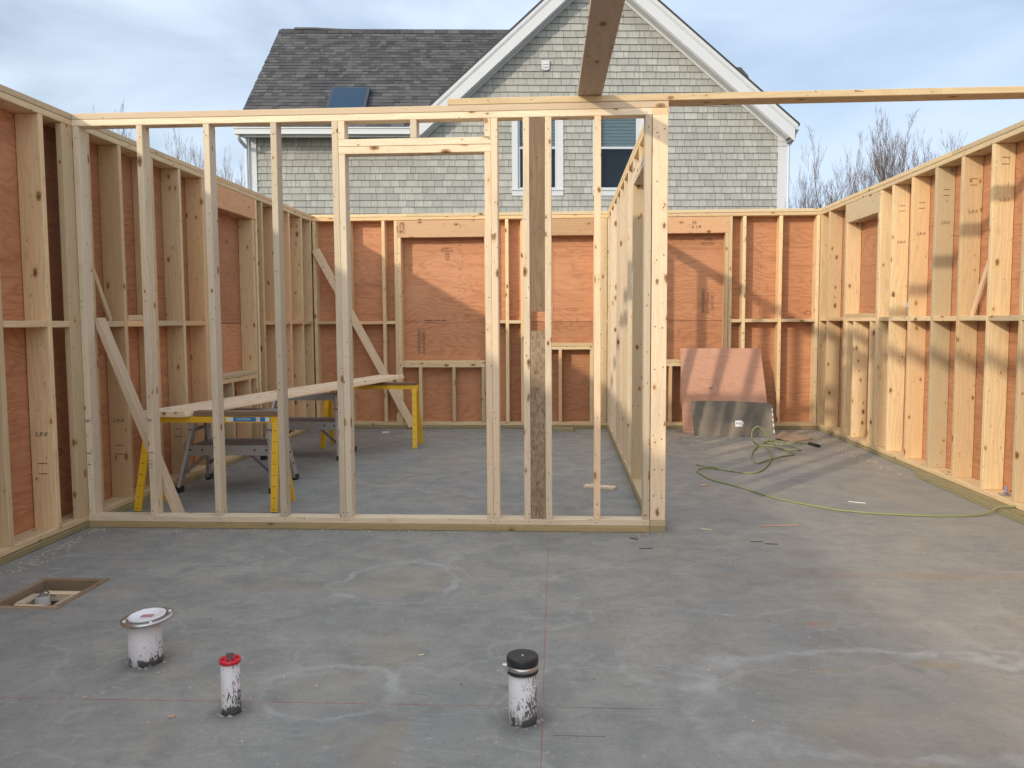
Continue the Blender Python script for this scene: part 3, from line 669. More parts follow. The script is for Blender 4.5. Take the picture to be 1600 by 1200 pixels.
# ------------------------------------------------------------------ leaning sheets
def slab4(name, pts, th, mat, label, cat, sub=None):
    p = [Vector(q) for q in pts]; n = (p[1]-p[0]).cross(p[3]-p[0]).normalized()
    m = MB(); m.poly(p, -n*th); c = tuple(sum(p, Vector())/4); o = m.build(name, mat, None, loc=c); return tag(o, label, cat), n
slab4('plywood_sheet', [(1.342, 9.29, .002), (2.30, 9.27, .002), (2.262, D-.005, .932), (1.353, D-.005, .935)], .012, 'ply2', 'pink plywood offcut leaning against the back wall behind the grey sheet', 'plywood')
def grey_sheet():
    n = NT('grey_fibre_board'); p = n.obj(); a = n.noise(p, 3.2, 5, .65, .6); b = n.noise(p, 14, 4, .6)
    c = n.mix(n.step(a, .3, .7), (.135, .122, .105), (.20, .176, .15)); c = n.mix(n.step(n.noise(p, 1.8, 2, .5), .5, .7, 0, .7), c, (.36, .29, .21))
    c = n.mix(n.step(b, .55, .75, 0, .4), c, (.07, .07, .06)); n.col(c); n.rough(.95); n.b.inputs['Specular IOR Level'].default_value = .1; M['greysheet'] = n.m
    A0, A1, W0 = Vector((1.437, 9.09, .002)), Vector((2.277, 8.955, .002)), Vector((0, .150, .366))
    P_ = [A0+(A1-A0)*u+W0*v for u, v in ((0, 0), (1, 0), (.985, .90), (.95, .975), (.5, 1.015), (-.022, 1.0))]; nr = (P_[1]-P_[0]).cross(P_[-1]-P_[0]).normalized()
    m = MB(); m.poly(P_, -nr*.01); o = m.build('fibre_sheet', 'greysheet', None, loc=(1.85, 9.1, .18)); tag(o, 'grey fibreboard sheet with a white sticker leaning low against the pink plywood', 'sheet')
    def at(u, v, off=.001): return A0+(A1-A0)*u+W0*v+nr*off
    m = MB(); m.poly([at(.515, .28), at(.60, .29), at(.62, .40), at(.60, .46), at(.52, .45)], nr*.0006); m.build('sticker', 'white', o, loc=o.location)
    c = at(.566, .37, .0022); xd = (P_[1]-P_[0]).normalized(); yd = nr.cross(xd)
    text('sticker_text', 'RHZ', .035, c, xd, yd, 'ink', o)
    m = MB()
    for k in (.12, .3, .45, .6, .74): m.poly([at(.978, k), at(.988, k+.01), at(.986, k+.09), at(.974, k+.08)], nr*.0006)
    m.build('worn_edge', 'white', o, loc=o.location)['kind'] = 'stuff'
grey_sheet()

# ------------------------------------------------------------------ pipes in the slab
def splat(name, amt, base=(.70, .70, .74)):
    n = NT(name); p = n.obj(); q = n.sep(p)
    a = n.noise(n.vm('MULTIPLY', p, (120., 120., 48.)), 1., 4, .65, 1.2)
    grad = n.m_('ADD', n.m_('MULTIPLY', q[2], -1.1), n.m_('MULTIPLY', q[0], 2.2))
    thr = n.m_('ADD', n.m_('MULTIPLY', grad, -.9), .60-amt)
    f = n.step(n.m_('SUBTRACT', a, thr), 0., .03)
    low = n.step(n.m_('SUBTRACT', n.m_('MULTIPLY', n.noise(p, 40, 3, .6), .055), q[2]), 0., .008)
    c = n.mix(n.noise(p, 8, 3, .6), base, tuple(x*.88 for x in base))
    c = n.mix(n.m_('MAXIMUM', f, n.m_('MULTIPLY', low, n.step(n.noise(p, 22, 2, .5), .42, .52))), c, (.10, .105, .105))
    n.col(c); n.rough(.45); n.bump(f, .4, .001); return n.m
def pipes():
    # closet flange
    M['sp1'] = splat('splashed_plastic_pipe', .0); M['sp2'] = splat('heavily_splashed_pipe', .12); M['sp3'] = splat('splashed_vent_pipe', .14)
    c = (-1.546, 2.917, 0); t = thing('drain_pipe', 'wide white drain pipe capped with a round metal toilet flange', 'pipe', c, 'pipes through the slab')
    m = MB(); m.lathe([(.059, -.01), (.0585, .03), (.0585, .168)], 40, c); m.build('pipe', 'sp1', t, True)
    m = MB(); m.lathe([(.068, 0), (.070, .003), (.059, .012)], 24, (c[0], c[1], -.002))
    til = Matrix.Rotation(math.radians(4), 4, Vector((.5, 1, 0))) ; fr = til.to_euler()
    fz = (c[0]+.012, c[1], .170)
    def part(m, nm, mt, sm=True):
        o = m.build(nm, mt, t, sm, loc=(0, 0, 0)); o.location = Vector(fz)-Vector(c); o.rotation_euler = (math.radians(2), math.radians(-3.5), 0); return o
    m = MB(); m.lathe([(.060, -.006), (.091, -.006), (.0925, -.001), (.091, .003), (.066, .0035), (.0655, -.004)], 48); part(m, 'flange_ring', 'steel')
    m = MB(); m.lathe([(.064, .003), (.066, .011), (.062, .0125), (.056, .011), (.053, .005), (.02, .005), (.001, .0055)], 48); part(m, 'flange_insert', 'pvc')
    m = MB()
    for k in range(4):
        a = math.radians(35+k*90); m.lathe([(.006, .003), (.006, .007), (.003, .008)], 10, (.079*math.cos(a), .079*math.sin(a), 0))
    part(m, 'flange_screw', 'pvc', False)
    m = MB(); m.box(-.022, .024, -.014, .012, .0056, .0066); part(m, 'warning_label', 'redsoft', False)
    # red capped pipe
    c = (-1.069, 2.543, 0); t = thing('vent_pipe', 'thin splattered white pipe with a red test plug', 'pipe', c, 'pipes through the slab')
    m = MB(); m.lathe([(.0315, -.01), (.0305, .03), (.0300, .166)], 32, c); m.build('pipe', 'sp2', t, True)
    m = MB(); m.lathe([(.031, .166), (.0335, .166), (.0335, .178), (.027, .1785), (.0255, .170), (.001, .170)], 36, c)
    for k in range(6):
        a = k*math.pi/3; m.tube([(c[0], c[1], .174), (c[0]+.028*math.cos(a), c[1]+.028*math.sin(a), .1755)], .003, 6)
    m.build('test_plug', 'red', t, True)
    m = MB(); m.lathe([(.009, .17), (.009, .178), (.004, .18), (.004, .192)], 12, c); m.box(c[0]-.011, c[0]+.012, c[1]-.003, c[1]+.003, .182, .196); m.build('wing_nut', 'alud', t)
    # black capped pipe
    c = (-.125, 2.529, 0); t = thing('cleanout_pipe', 'splattered white pipe closed by a black rubber cap with a steel clamp', 'pipe', c, 'pipes through the slab')
    m = MB(); m.lathe([(.0455, -.01), (.0445, .03), (.0440, .175)], 40, c); m.build('pipe', 'sp3', t, True)
    m = MB(); m.lathe([(.045, .160), (.0490, .160), (.0500, .164), (.0485, .169), (.0485, .188), (.0500, .193), (.0500, .208), (.0475, .213), (.040, .2125), (.001, .2095)], 48, c); m.build('rubber_cap', 'rubber', t, True)
    m = MB(); m.lathe([(.0486, .1705), (.0500, .1710), (.0500, .1850), (.0486, .1855)], 48, c); m.build('hose_clamp', 'steel', t, True)
    m = MB(); m.tube([(c[0]-.049, c[1]-.012, .186), (c[0]-.062, c[1]-.014, .186)], .006, 8); m.box(c[0]-.055, c[0]-.042, c[1]-.03, c[1]-.005, .171, .186); m.build('clamp_screw', 'steel', t)
    text('cap_mark', '3', .018, (c[0], c[1]+.0, .2112), (1, 0, 0), (0, 1, 0), 'white', t, .0004)
    m = MB()
    for k in range(26):
        pc = R.choice(((-1.546, 2.917, .062), (-1.069, 2.543, .034), (-.125, 2.529, .048))); a = R.uniform(0, 6.28); rr = pc[2]+R.uniform(0, .012)
        x, y = pc[0]+rr*math.cos(a), pc[1]+rr*math.sin(a); s = R.uniform(.004, .011)
        m.add([(x-s, y-s*.6, .0005), (x+s, y-s*.4, .0005), (x+s*.5, y+s*.7, .0005), (x-s*.2, y, .0005+s*.8)], [(0, 1, 3), (1, 2, 3), (2, 0, 3)])
    tag(m.build('concrete_crumbs', 'crumb'), kind='stuff')
M['redsoft'] = plain('faded_red_print', (.50, .22, .22), .6, 0, .3, 120)
M['crumb'] = plain('concrete_crumb', (.30, .30, .28), .9, 0, .4, 60)
pipes()

# ------------------------------------------------------------------ boxed-out hole in the slab
def floor_box():
    t = thing('floor_box', 'square wood lined drain opening set into the slab at lower left', 'floor opening', (-2.40, 3.67, -.1))
    x0, x1, y0, y1 = -2.570, -2.225, 3.455, 3.885
    lum('form_board', x0, x0+.03, y0+.031, y1-.031, -.26, .003, t, 'oldpt', .0005, 'y'); lum('form_board', x1-.03, x1, y0+.031, y1-.031, -.26, .003, t, 'oldpt', .0005, 'y')
    lum('form_board', x0, x1, y0, y0+.03, -.26, .003, t, 'oldpt', .0005, 'x'); lum('form_board', x0, x1, y1-.03, y1, -.26, .003, t, 'oldpt', .0005, 'x')
    m = MB(); m.box(x0+.03, x1-.03, y0+.03, y1-.03, -.30, -.20); m.build('dirt_bottom', 'soil', t)
    lum('wood_block', -2.49, -2.28, 3.745, 3.79, -.068, -.030, t, 'chipw', 0, 'x'); lum('wood_block', -2.51, -2.28, 3.55, 3.595, -.068, -.030, t, 'chipw', 0, 'x')
    lum('wood_block', -2.525, -2.475, 3.60, 3.74, -.069, -.029, t, 'chipw', 0, 'y'); lum('wood_block', -2.335, -2.285, 3.60, 3.74, -.069, -.029, t, 'chipw', 0, 'y')
    m = MB(); m.lathe([(.033, -.2), (.033, -.012), (.028, -.012), (.027, -.05), (.001, -.05)], 28, (-2.43, 3.665, 0)); m.build('drain_stub', 'pvcg', t, True)
    m = MB(); m.tube([(-2.48, 3.71, -.03), (-2.43, 3.66, -.003), (-2.38, 3.69, -.02)], .004, 6); m.tube([(-2.46, 3.63, -.03), (-2.42, 3.68, .008), (-2.44, 3.73, -.02)], .0035, 6); m.build('wire', 'alud', t)
M['soil'] = plain('dark_soil', (.07, .055, .04), .95, 0, .3, 20)
M['pvcg'] = plain('dusty_plastic', (.45, .43, .40), .6, 0, .2, 20)
M['chipw'] = lumber('raw_block_wood', (.82, .68, .48), (.46, .30, .17), grey=.2)
floor_box()

# ------------------------------------------------------------------ bottle, anchor bolts, scraps
def bottle():
    n = NT('clear_plastic'); b = n.b; n.col((.75, .82, .9)); b.inputs['Transmission Weight'].default_value = .75; n.rough(.15); b.inputs['IOR'].default_value = 1.2; M['clear'] = n.m
    c = (2.975, 7.33, 1.279); t = thing('water_bottle', 'small clear water bottle standing on the right wall blocking', 'bottle', c)
    m = MB(); m.lathe([(.028, 0), (.030, .006), (.029, .03), (.030, .05), (.028, .07), (.030, .11), (.027, .14), (.014, .165), (.013, .17)], 20, c); m.build('bottle_body', 'clear', t, True)
    m = MB(); m.lathe([(.0305, .078), (.0308, .08), (.0308, .12), (.0300, .122)], 20, c); m.build('bottle_label', 'blabel', t, True)
    m = MB(); m.lathe([(.015, .170), (.015, .186), (.013, .188)], 14, c); m.build('bottle_cap', 'white', t, True)
M['blabel'] = plain('bottle_label', (.55, .58, .78), .5, 0, .3, 60)
bottle()
def bolt(x, y, label):
    t = thing('anchor_bolt', label, 'bolt', (x, y, .076), 'anchor bolts on the bottom plate')
    m = MB(); m.box(x-.035, x+.035, y-.035, y+.035, .0775, .083); m.build('washer_plate', 'alu', t)
    m = MB(); m.lathe([(.016, .083), (.016, .096)], 6, (x, y, 0)); m.build('hex_nut', 'steel', t)
    m = MB(); m.lathe([(.008, .096), (.008, .135), (.006, .137)], 10, (x, y, 0)); m.build('threaded_rod', 'purple', t)
bolt(2.965, 5.68, 'anchor bolt with square washer on the right wall plate near the cord')
def scrap(name, label, cat, c, L, W, T_, rz, mat='chip', group=None):
    me = prism(L, W, T_, 0, min(.001, T_*.2)); o = put(name, me, M[mat], None, (c[0], c[1], T_/2+.0008)); o.rotation_euler.z = rz
    return tag(o, label, cat, group)
scrap('wood_scrap', 'pale short board piece on the slab behind the right end of the doorway partition', 'wood scrap', (.283, 6.20), .24, .075, .018, math.radians(-17))
scrap('wood_scrap', 'small flat chip beside the pale short board piece', 'wood scrap', (.25, 6.36), .07, .03, .008, math.radians(25))
scrap('wood_scrap', 'short square block offcut against the middle of the back wall', 'wood scrap', (.02, 9.50), .26, .06, .037, math.radians(-28), 'pt')
scrap('wood_scrap', 'thin reddish lath stick on the bare slab in front of the cord', 'wood scrap', (1.32, 5.08), .23, .012, .006, math.radians(11), 'pinkchip')
scrap('wood_scrap', 'thin white splinter on the slab between the cord and the right wall', 'wood scrap', (2.02, 5.762), .11, .010, .004, math.radians(-28), 'white')
scrap('wood_scrap', 'square pale chip lying left of the cord bend', 'wood scrap', (1.07, 6.32), .055, .045, .008, math.radians(30), 'pinkchip')
scrap('wood_scrap', 'curled brown shaving on the slab left of the red plugged pipe', 'wood scrap', (-1.246, 2.496), .022, .010, .005, .2, 'pinkchip')
scrap('wood_scrap', 'tiny pale chip in the middle of the near slab', 'wood scrap', (-.532, 3.024), .02, .008, .003, .5, 'chip')
scrap('wood_scrap', 'pale wedge chip near the foot of the partition end post', 'wood scrap', (.86, 4.98), .07, .010, .004, -.4, 'chip')
scrap('paper_scrap', 'crumpled white paper near the back wall behind the door opening', 'paper', (-2.0+.0, 9.25), .07, .04, .015, .3, 'white')
scrap('nail', 'loose dark nail on the slab in front of the partition end post', 'nail', (.459, 4.54), .075, .004, .003, .15, 'nail', 'loose nails on the slab')
scrap('nail', 'loose dark nail to the right, below the thin lath stick', 'nail', (1.10, 4.705), .07, .004, .003, 0, 'nail', 'loose nails on the slab')
scrap('nail', 'loose bent nail near the lath stick, farther right than the rest', 'nail', (1.17, 4.66), .07, .004, .003, -.1, 'nail', 'loose nails on the slab')
scrap('pencil', 'short dark marker lying right of the partition foot', 'marker', (.41, 4.74), .05, .010, .008, -.7, 'alud')
def cardboard():
    m = MB(); m.poly([(2.36, 8.60, .004), (2.62, 8.82, .004), (2.66, 8.93, .006), (2.38, 9.08, .05), (2.22, 8.83, .02)], (0, 0, .004)); o = m.build('cardboard_scrap', 'kraft', None, loc=(2.45, 8.85, 0)); tag(o, 'flat brown cardboard scrap on the slab behind the cord heap', 'cardboard')
M['kraft'] = plain('brown_cardboard', (.36, .25, .17), .9, 0, .2, 12)
def litter():
    m = MB()
    def fl(x, y, s, l):
        a = R.uniform(0, 3.14); c, d = math.cos(a), math.sin(a); z = .0009
        m.add([(x-c*l-d*s, y-d*l+c*s, z), (x-c*l+d*s, y-d*l-c*s, z), (x+c*l+d*s, y+d*l-c*s, z+.001), (x+c*l-d*s, y+d*l+c*s, z+.002)], [(0, 1, 2, 3)])
    for k in range(900): fl(R.uniform(.7, 2.88), min(9.63, 9.6-abs(R.gauss(0, .75))), R.uniform(.001, .005), R.uniform(.003, .013))
    for k in range(350): fl(2.78-abs(R.gauss(0, .12)), R.uniform(6.8, 9.5), R.uniform(.001, .005), R.uniform(.003, .014))
    for k in range(350): fl(R.uniform(-2.8, .5), 9.6-abs(R.gauss(0, .35)), R.uniform(.001, .004), R.uniform(.003, .012))
    for k in range(150): fl(R.uniform(-2.85, .6), P-.02-abs(R.gauss(0, .05)), R.uniform(.001, .003), R.uniform(.003, .010))
    for k in range(120): fl(-2.85+abs(R.gauss(0, .06)), R.uniform(3.9, 4.85), R.uniform(.001, .003), R.uniform(.003, .010))
    for k in range(160): fl(R.uniform(-2.5, 2.5), R.uniform(2.2, 7.5), R.uniform(.0008, .002), R.uniform(.002, .007))
    tag(m.build('wood_shavings', 'chip'), kind='stuff')
    m = MB()
    for k in range(120):
        x, y, s = R.uniform(-2.4, 2.4), R.uniform(2.2, 7), R.uniform(.001, .003); m.add([(x-s, y-s, .0004), (x+s, y-s, .0004), (x, y+s, .0004), (x, y, .0004+s*1.5)], [(0, 1, 3), (1, 2, 3), (2, 0, 3)])
    tag(m.build('floor_grit', 'nail'), kind='stuff')
cardboard(); litter()

# ------------------------------------------------------------------ shingled house behind
HY = 16.2; AX, AZm, SLL, SLR, PHI = .666, 8.176, .905, .838, .088
def sl(x): return SLL if x < AX else SLR
def house():
    t = thing('shingled_house', 'grey cedar shingled house with dark roof and white rake boards beyond the far wall', 'house', (-1, HY, -.4), None, PHI)
    L0 = t.location
    # shingle materials
    def shm(name, c0, c1, c2, stain):
        n = NT(name); p = n.pos(); q = n.sep(p)
        tone = n.m_('FRACT', n.m_('ADD', n.m_('MULTIPLY', n.rnd(), 7.7), n.m_('MULTIPLY', n.isl(), 5.3)))
        st = n.noise(n.vm('MULTIPLY', p, (38., 38., 3.)), 1., 4, .6); bl = n.noise(p, 1.1, 4, .6)
        c = n.mix(tone, c0, c1); c = n.mix(n.step(st, .35, .7, 0., .5), c, c2); c = n.mix(n.step(bl, .4, .7, 0., stain), c, tuple(x*.8 for x in c0))
        n.col(c); n.rough(.85); n.bump(st, .4, .003); return n.m
    M['cedar'] = shm('weathered_cedar', (.335, .345, .325), (.455, .465, .445), (.25, .25, .25), .35)
    M['asphalt'] = shm('asphalt_shingle', (.036, .037, .042), (.118, .116, .122), (.045, .045, .05), .1)
    wins = [(-.958, .027, 3.664, 5.41), (.597, 1.590, 3.662, 5.41)]; tw = .11
    gx0, gx1 = -2.90, 4.30
    # wall cladding backing with openings for the two windows
    m = MB(); y0, y1 = HY, HY+.15
    def top(x): return AZm-sl(x)*abs(x-AX)-.1
    hz0, hz1 = 3.70, 5.33; holes = [(w_[0]+.07, w_[1]-.07) for w_ in wins]
    m.box(-5.94, 4.30, y0, y1, -.4, hz0)
    xs = [-2.99, holes[0][0], holes[0][1], holes[1][0], holes[1][1], 4.30]
    m.box(-5.94, -2.99, y0, y1, hz0, 4.80)
    for i in (0, 2, 4):
        a, b = xs[i], xs[i+1]; pts = [(a, y0, hz0), (b, y0, hz0), (b, y0, min(hz1, top(b))), (a, y0, min(hz1, top(a)))]
        if i == 0: xk = AX-(AZm-.1-hz1)/SLL; pts = [(a, y0, hz0), (b, y0, hz0), (b, y0, hz1), (xk, y0, hz1), (a, y0, top(a))]
        if i == 4: xk = AX+(AZm-.1-hz1)/SLR; pts = [(a, y0, hz0), (b, y0, hz0), (b, y0, top(b)), (xk, y0, hz1), (a, y0, hz1)]
        m.poly(pts, (0, .15, 0))
    k = AZm-.1-hz1; m.poly([(AX-k/SLL, y0, hz1), (AX+k/SLR, y0, hz1), (AX, y0, AZm-.1)], (0, .15, 0))
    m.box(-5.94, -5.80, y1, HY+6, -.4, 4.80); m.box(4.15, 4.30, y1, HY+7, -.4, 4.80); m.box(-5.80, 4.15, HY+5.85, HY+6, -.4, 4.75)
    m.build('wall', 'felt', t)
    # shingles
    ex = .127; cand = []; z = 2.95; row = 0
    while z < 8.1:
        x = -5.83+R.uniform(-.1, 0)
        while x < 4.19:
            wd = R.choice((.09, .12, .15, .18, .22, .25)) + R.uniform(-.012, .012); a, b = max(x, -5.83), min(x+wd, 4.19); x += wd
            zt = z+ex+.018
            if z > 4.70 and b < gx0: continue
            if z > 4.66 and a < gx0 < b: a = gx0
            n_ = 0
            lim = AZm-.13
            while zt+SLR*abs(b-AX) > lim and b > AX and b-a > .03: b -= .02
            while zt+SLL*abs(a-AX) > lim and gx0-.01 < a < AX and b-a > .03: a += .02
            if b-a <= .035: continue
            for (wx0, wx1, wz0, wz1) in wins:
                if wz0 < z+ex*.5 < wz1:
                    if a < wx0+.03 < b: b = wx0+.03
                    elif a < wx1-.03 < b: a = wx1-.03
                    elif wx0+.03 <= a and b <= wx1-.03: b = a
            if b-a < .03: continue
            cand.append((a+.0025, b-.0025, z+R.uniform(-.003, .002), zt))
        z += ex; row += 1
    SB = .026
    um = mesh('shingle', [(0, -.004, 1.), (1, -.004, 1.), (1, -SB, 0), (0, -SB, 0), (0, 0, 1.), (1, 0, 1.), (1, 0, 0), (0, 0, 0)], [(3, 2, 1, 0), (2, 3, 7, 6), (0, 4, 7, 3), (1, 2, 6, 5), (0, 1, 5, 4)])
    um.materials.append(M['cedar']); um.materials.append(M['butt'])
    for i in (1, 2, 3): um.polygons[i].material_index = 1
    def vis(c): return c[2] > 3.45 and c[1] > -5.9 and not (-.05 < (c[0]) < .50 and c[2] > 5.9)
    order = sorted([c for c in cand if vis(c)], key=lambda c: -(c[1]-c[0])); best = set(order[:300]); m = MB()
    for c in cand:
        a, b, z0, z1 = c
        if c in best:
            o = bpy.data.objects.new('shingle', um); COL.objects.link(o); o.parent = t; o.location = Vector((a, HY, z0))-L0; o.scale = (b-a, 1, z1-z0)
        else: m.add([(a, HY-.004, z1), (b, HY-.004, z1), (b, HY-SB, z0), (a, HY-SB, z0), (a, HY, z1), (b, HY, z1), (b, HY, z0), (a, HY, z0)], [(3, 2, 1, 0), (2, 3, 7, 6), (0, 4, 7, 3), (1, 2, 6, 5), (0, 1, 5, 4)])
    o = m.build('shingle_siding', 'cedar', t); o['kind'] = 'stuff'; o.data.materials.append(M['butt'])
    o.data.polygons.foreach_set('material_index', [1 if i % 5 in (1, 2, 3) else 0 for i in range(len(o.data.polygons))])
    # trim: corner boards
    for a, b in ((-5.955, -5.812), (4.182, 4.330)):
        m = MB(); m.box(a, b, HY-.04, HY+.10, -.4, 4.76); m.build('corner_board', 'trim', t)
    m = MB(); m.box(4.172, 4.350, HY-.055, HY-.0405, 4.60, 4.68); m.box(4.165, 4.357, HY-.065, HY-.041, 4.68, 4.76); m.build('corner_cap', 'trim', t)
    # gable roof
    y0, yb = HY-.30, HY+8.5; nn = 0
    for s, nm in ((-1, 'roof'), (1, 'roof')):
        hw = 3.797 if s > 0 else 3.56; SL = SLR if s > 0 else SLL; xe = AX+s*hw; ze = AZm-SL*hw
        m = MB(); m.poly([(AX, y0-.02, AZm), (xe+s*.03, y0-.02, ze-.0265), (xe+s*.03, y0-.02, ze-.07), (AX, y0-.02, AZm-.045)], (0, yb-y0, 0)); m.build('roof', 'asphalt', t)
        # rake board, crown and soffit
        def band(d0, d1, ya, yb2, nmx, ext=0., hw=hw, SL=SL, s=s):
            m = MB(); e = hw+ext
            m.poly([(AX, ya, AZm-d0), (AX+s*e, ya, AZm-SL*e-d0), (AX+s*e, ya, AZm-SL*e-d1), (AX, ya, AZm-d1)], (0, yb2-ya, 0)); m.build(nmx, 'trim', t)
        band(.046, .125, y0-.012, y0+.02, 'rake_crown'); band(.127, .155, y0-.004, y0+.02, 'rake_crown'); band(.157, .40, y0+.006, y0+.035, 'rake_board', -.05)
        band(.34, .42, y0+.04, HY-.02, 'soffit', -.16); band(.42, .47, HY-.045, HY-.02, 'frieze_board', -.22)
    # right eave return, gutter and downspout
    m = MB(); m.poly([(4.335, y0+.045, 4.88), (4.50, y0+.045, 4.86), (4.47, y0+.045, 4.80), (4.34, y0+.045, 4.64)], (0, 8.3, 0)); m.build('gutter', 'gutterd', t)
    m = MB(); m.tube(catmull([(4.46, HY-.15, 4.80), (4.45, HY-.12, 4.72), (4.385, HY-.05, 4.60), (4.382, HY-.04, 4.45), (4.382, HY-.04, 0)], 4), .030, 8); m.build('downspout', 'trim', t, True)
    # left wing: eave, gutter, roof
    WK = .825; ey = HY-.36; ez = 4.895; pz = lambda y: ez+WK*(y-ey); ry = 19.37; rz = pz(ry)
    LX = -6.05; vx = lambda z: AX-(AZm-z)/SLL+.03
    m = MB(); a0, a1 = (LX, ey, ez-.02), (LX, ry, rz-.02); b1, b0 = (vx(rz), ry, rz-.02), (vx(ez), ey, ez-.02)
    m.poly([a0, b0, b1, a1], (0, 0, -.10)); m.poly([(LX, ry+.001, rz-.02), (vx(rz), ry+.001, rz-.02), (vx(rz), ry+3.3, rz-.02-WK*3.3), (LX, ry+3.3, rz-.02-WK*3.3)], (0, 0, -.10)); m.build('roof', 'asphalt', t)
    gxr = vx(ez)+.07
    m = MB(); m.box(LX-.05, gxr, ey-.10, ey-.012, ez-.16, ez-.050); m.box(LX-.06, gxr, ey-.118, ey-.101, ez-.062, ez-.040); m.box(LX-.055, gxr, ey-.110, ey-.101, ez-.165, ez-.145); m.build('gutter', 'trim', t)
    m = MB(); m.box(LX, gxr, ey-.011, ey+.02, ez-.20, ez-.019); m.build('fascia', 'trim', t)
    m = MB(); m.box(LX, gxr, ey+.021, HY-.02, ez-.145, ez-.13); m.build('soffit', 'trim', t)
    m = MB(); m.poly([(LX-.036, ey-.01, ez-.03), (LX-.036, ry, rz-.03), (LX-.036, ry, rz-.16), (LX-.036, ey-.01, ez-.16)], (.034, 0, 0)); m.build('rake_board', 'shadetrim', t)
    m = MB(); m.tube(catmull([(-6.03, ey-.05, ez-.15), (-6.03, ey, ez-.24), (-5.99, HY-.09, ez-.34), (-5.985, HY-.08, ez-.5), (-5.985, HY-.08, 0)], 4), .033, 8); m.build('downspout', 'trim', t, True)
    # roof tabs
    ang = math.atan(WK); up = Vector((0, math.cos(ang), math.sin(ang))); nr = Vector((0, -math.sin(ang), math.cos(ang)))
    tabs = []; d = -.03; Ls = (ry-ey)/math.cos(ang); i = 0
    while d < Ls-.02:
        x = LX-.02-R.uniform(0, .15); zz = ez+d*math.sin(ang)
        xm = AX-(AZm-zz)/SLL+.02
        while x < xm:
            wd = R.choice((.10, .14, .19, .25)); a, b = max(x, LX-.045), min(x+wd, xm); x += wd
            if b-a > .03:
                cz = ez+d*math.sin(ang); cy = ey+d*math.cos(ang)
                if a > -4.50 and b < -3.77 and 16.1 < cy < 16.9: continue
                tabs.append((a, b, d, R.choice((.004, .004, .009))))
        d += .143; i += 1
    order = sorted([q for q in tabs if q[2] > .72], key=lambda q: -(q[1]-q[0])); best = set(order[:300]); m = MB(); cache = {}
    for q in tabs:
        a, b, d, th = q; o0 = Vector((0, ey, ez))+up*d
        def tabv(xa, xb, base):
            lo, hi = base, base+up*.155
            return [Vector((xa, 0, 0))+lo+nr*(th+.006), Vector((xb, 0, 0))+lo+nr*(th+.006), Vector((xb, 0, 0))+hi+nr*.001, Vector((xa, 0, 0))+hi+nr*.001, Vector((xa, 0, 0))+lo, Vector((xb, 0, 0))+lo]
        F = [(0, 1, 2, 3), (4, 5, 1, 0), (4, 0, 3), (5, 2, 1)]
        if q in best:
            key = (round(b-a, 2), th)
            if key not in cache:
                me = mesh('roof_shingle', [tuple(v) for v in tabv(0, key[0]-.003, Vector())], F); me.materials.append(M['asphalt']); cache[key] = me
            o = bpy.data.objects.new('roof_shingle', cache[key]); COL.objects.link(o); o.parent = t; o.location = Vector((a, o0.y, o0.z))-L0
        else: m.add(tabv(a, b-.003, o0), F)
    m.build('roof_shingle_field', 'asphalt', t)['kind'] = 'stuff'
    m = MB(); x = LX-.04
    while x < vx(rz)-.1:
        m.poly([(x, ry-.13, rz-.085), (x+.29, ry-.13, rz-.085), (x+.29, ry, rz+.03), (x, ry, rz+.03)], (0, .02, .006)); x += .27
    m.build('ridge_cap', 'asphalt', t)
    m = MB(); m.tube([(-5.75, ry, rz+.045), (-5.3, ry, rz+.045), (-4.8, ry, rz+.02), (-4.0, ry, rz+.0)], .035, 6); m.build('ridge_vent', 'asphalt', t)
    # skylight
    def rp(x, y, off): return Vector((x, y, pz(y)))+nr*off
    m = MB(); m.poly([rp(-4.50, 16.12, .0), rp(-3.74, 16.12, .0), rp(-3.74, 16.99, .0), rp(-4.50, 16.99, .0)], nr*.09); sk = m.build('skylight', 'skyframe', t)
    m = MB(); m.poly([rp(-4.44, 16.16, .091), rp(-3.82, 16.16, .091), rp(-3.82, 16.93, .091), rp(-4.44, 16.93, .091)], nr*.006)
    o = m.build('skylight_pane', 'skyglass', None, loc=(0, 0, 0)); o.parent = sk; o.location = -Vector(sk.location)-L0
    # windows
    for (wx0, wx1, wz0, wz1) in wins:
        f = MB(); y = HY-.035; f.box(wx0, wx0+tw, y, HY+.05, wz0, wz1); f.box(wx1-tw, wx1, y, HY+.05, wz0, wz1); f.box(wx0+tw, wx1-tw, y, HY+.05, wz1-tw, wz1); f.box(wx0+tw, wx1-tw, y, HY+.05, wz0, wz0+tw)
        f.box(wx0-.01, wx1+.01, y-.02, y-.001, wz0+.10, wz0+.13)
        wn = f.build('window', 'trim', t)
        def sub(m, nm, mt):
            o = m.build(nm, mt, None, loc=(0, 0, 0)); o.parent = wn; o.location = -Vector(wn.location)-L0
        a, b, c, d = wx0+tw, wx1-tw, wz0+tw+.03, wz1-tw; mid = 4.573; fw = .045
        for z0, z1, yy in ((c-.03, mid+.02, HY+.0), (mid-.02, d, HY+.03)):
            m = MB(); m.box(a, a+fw, yy, yy+.03, z0, z1); m.box(b-fw, b, yy, yy+.03, z0, z1); m.box(a+fw, b-fw, yy, yy+.03, z0, z0+.05); m.box(a+fw, b-fw, yy, yy+.03, z1-.04, z1); sub(m, 'sash', 'sash')
            m = MB(); m.box(a+fw, b-fw, yy+.012, yy+.016, z0+.05, z1-.04); sub(m, 'pane', 'glass')
        m = MB(); z = mid+.05
        while z < d: m.add([(a+.01, HY+.075, z), (b-.01, HY+.075, z), (b-.01, HY+.095, z+.022), (a+.01, HY+.095, z+.022)], [(0, 1, 2, 3)]); z += .027
        sub(m, 'blind', 'blind')
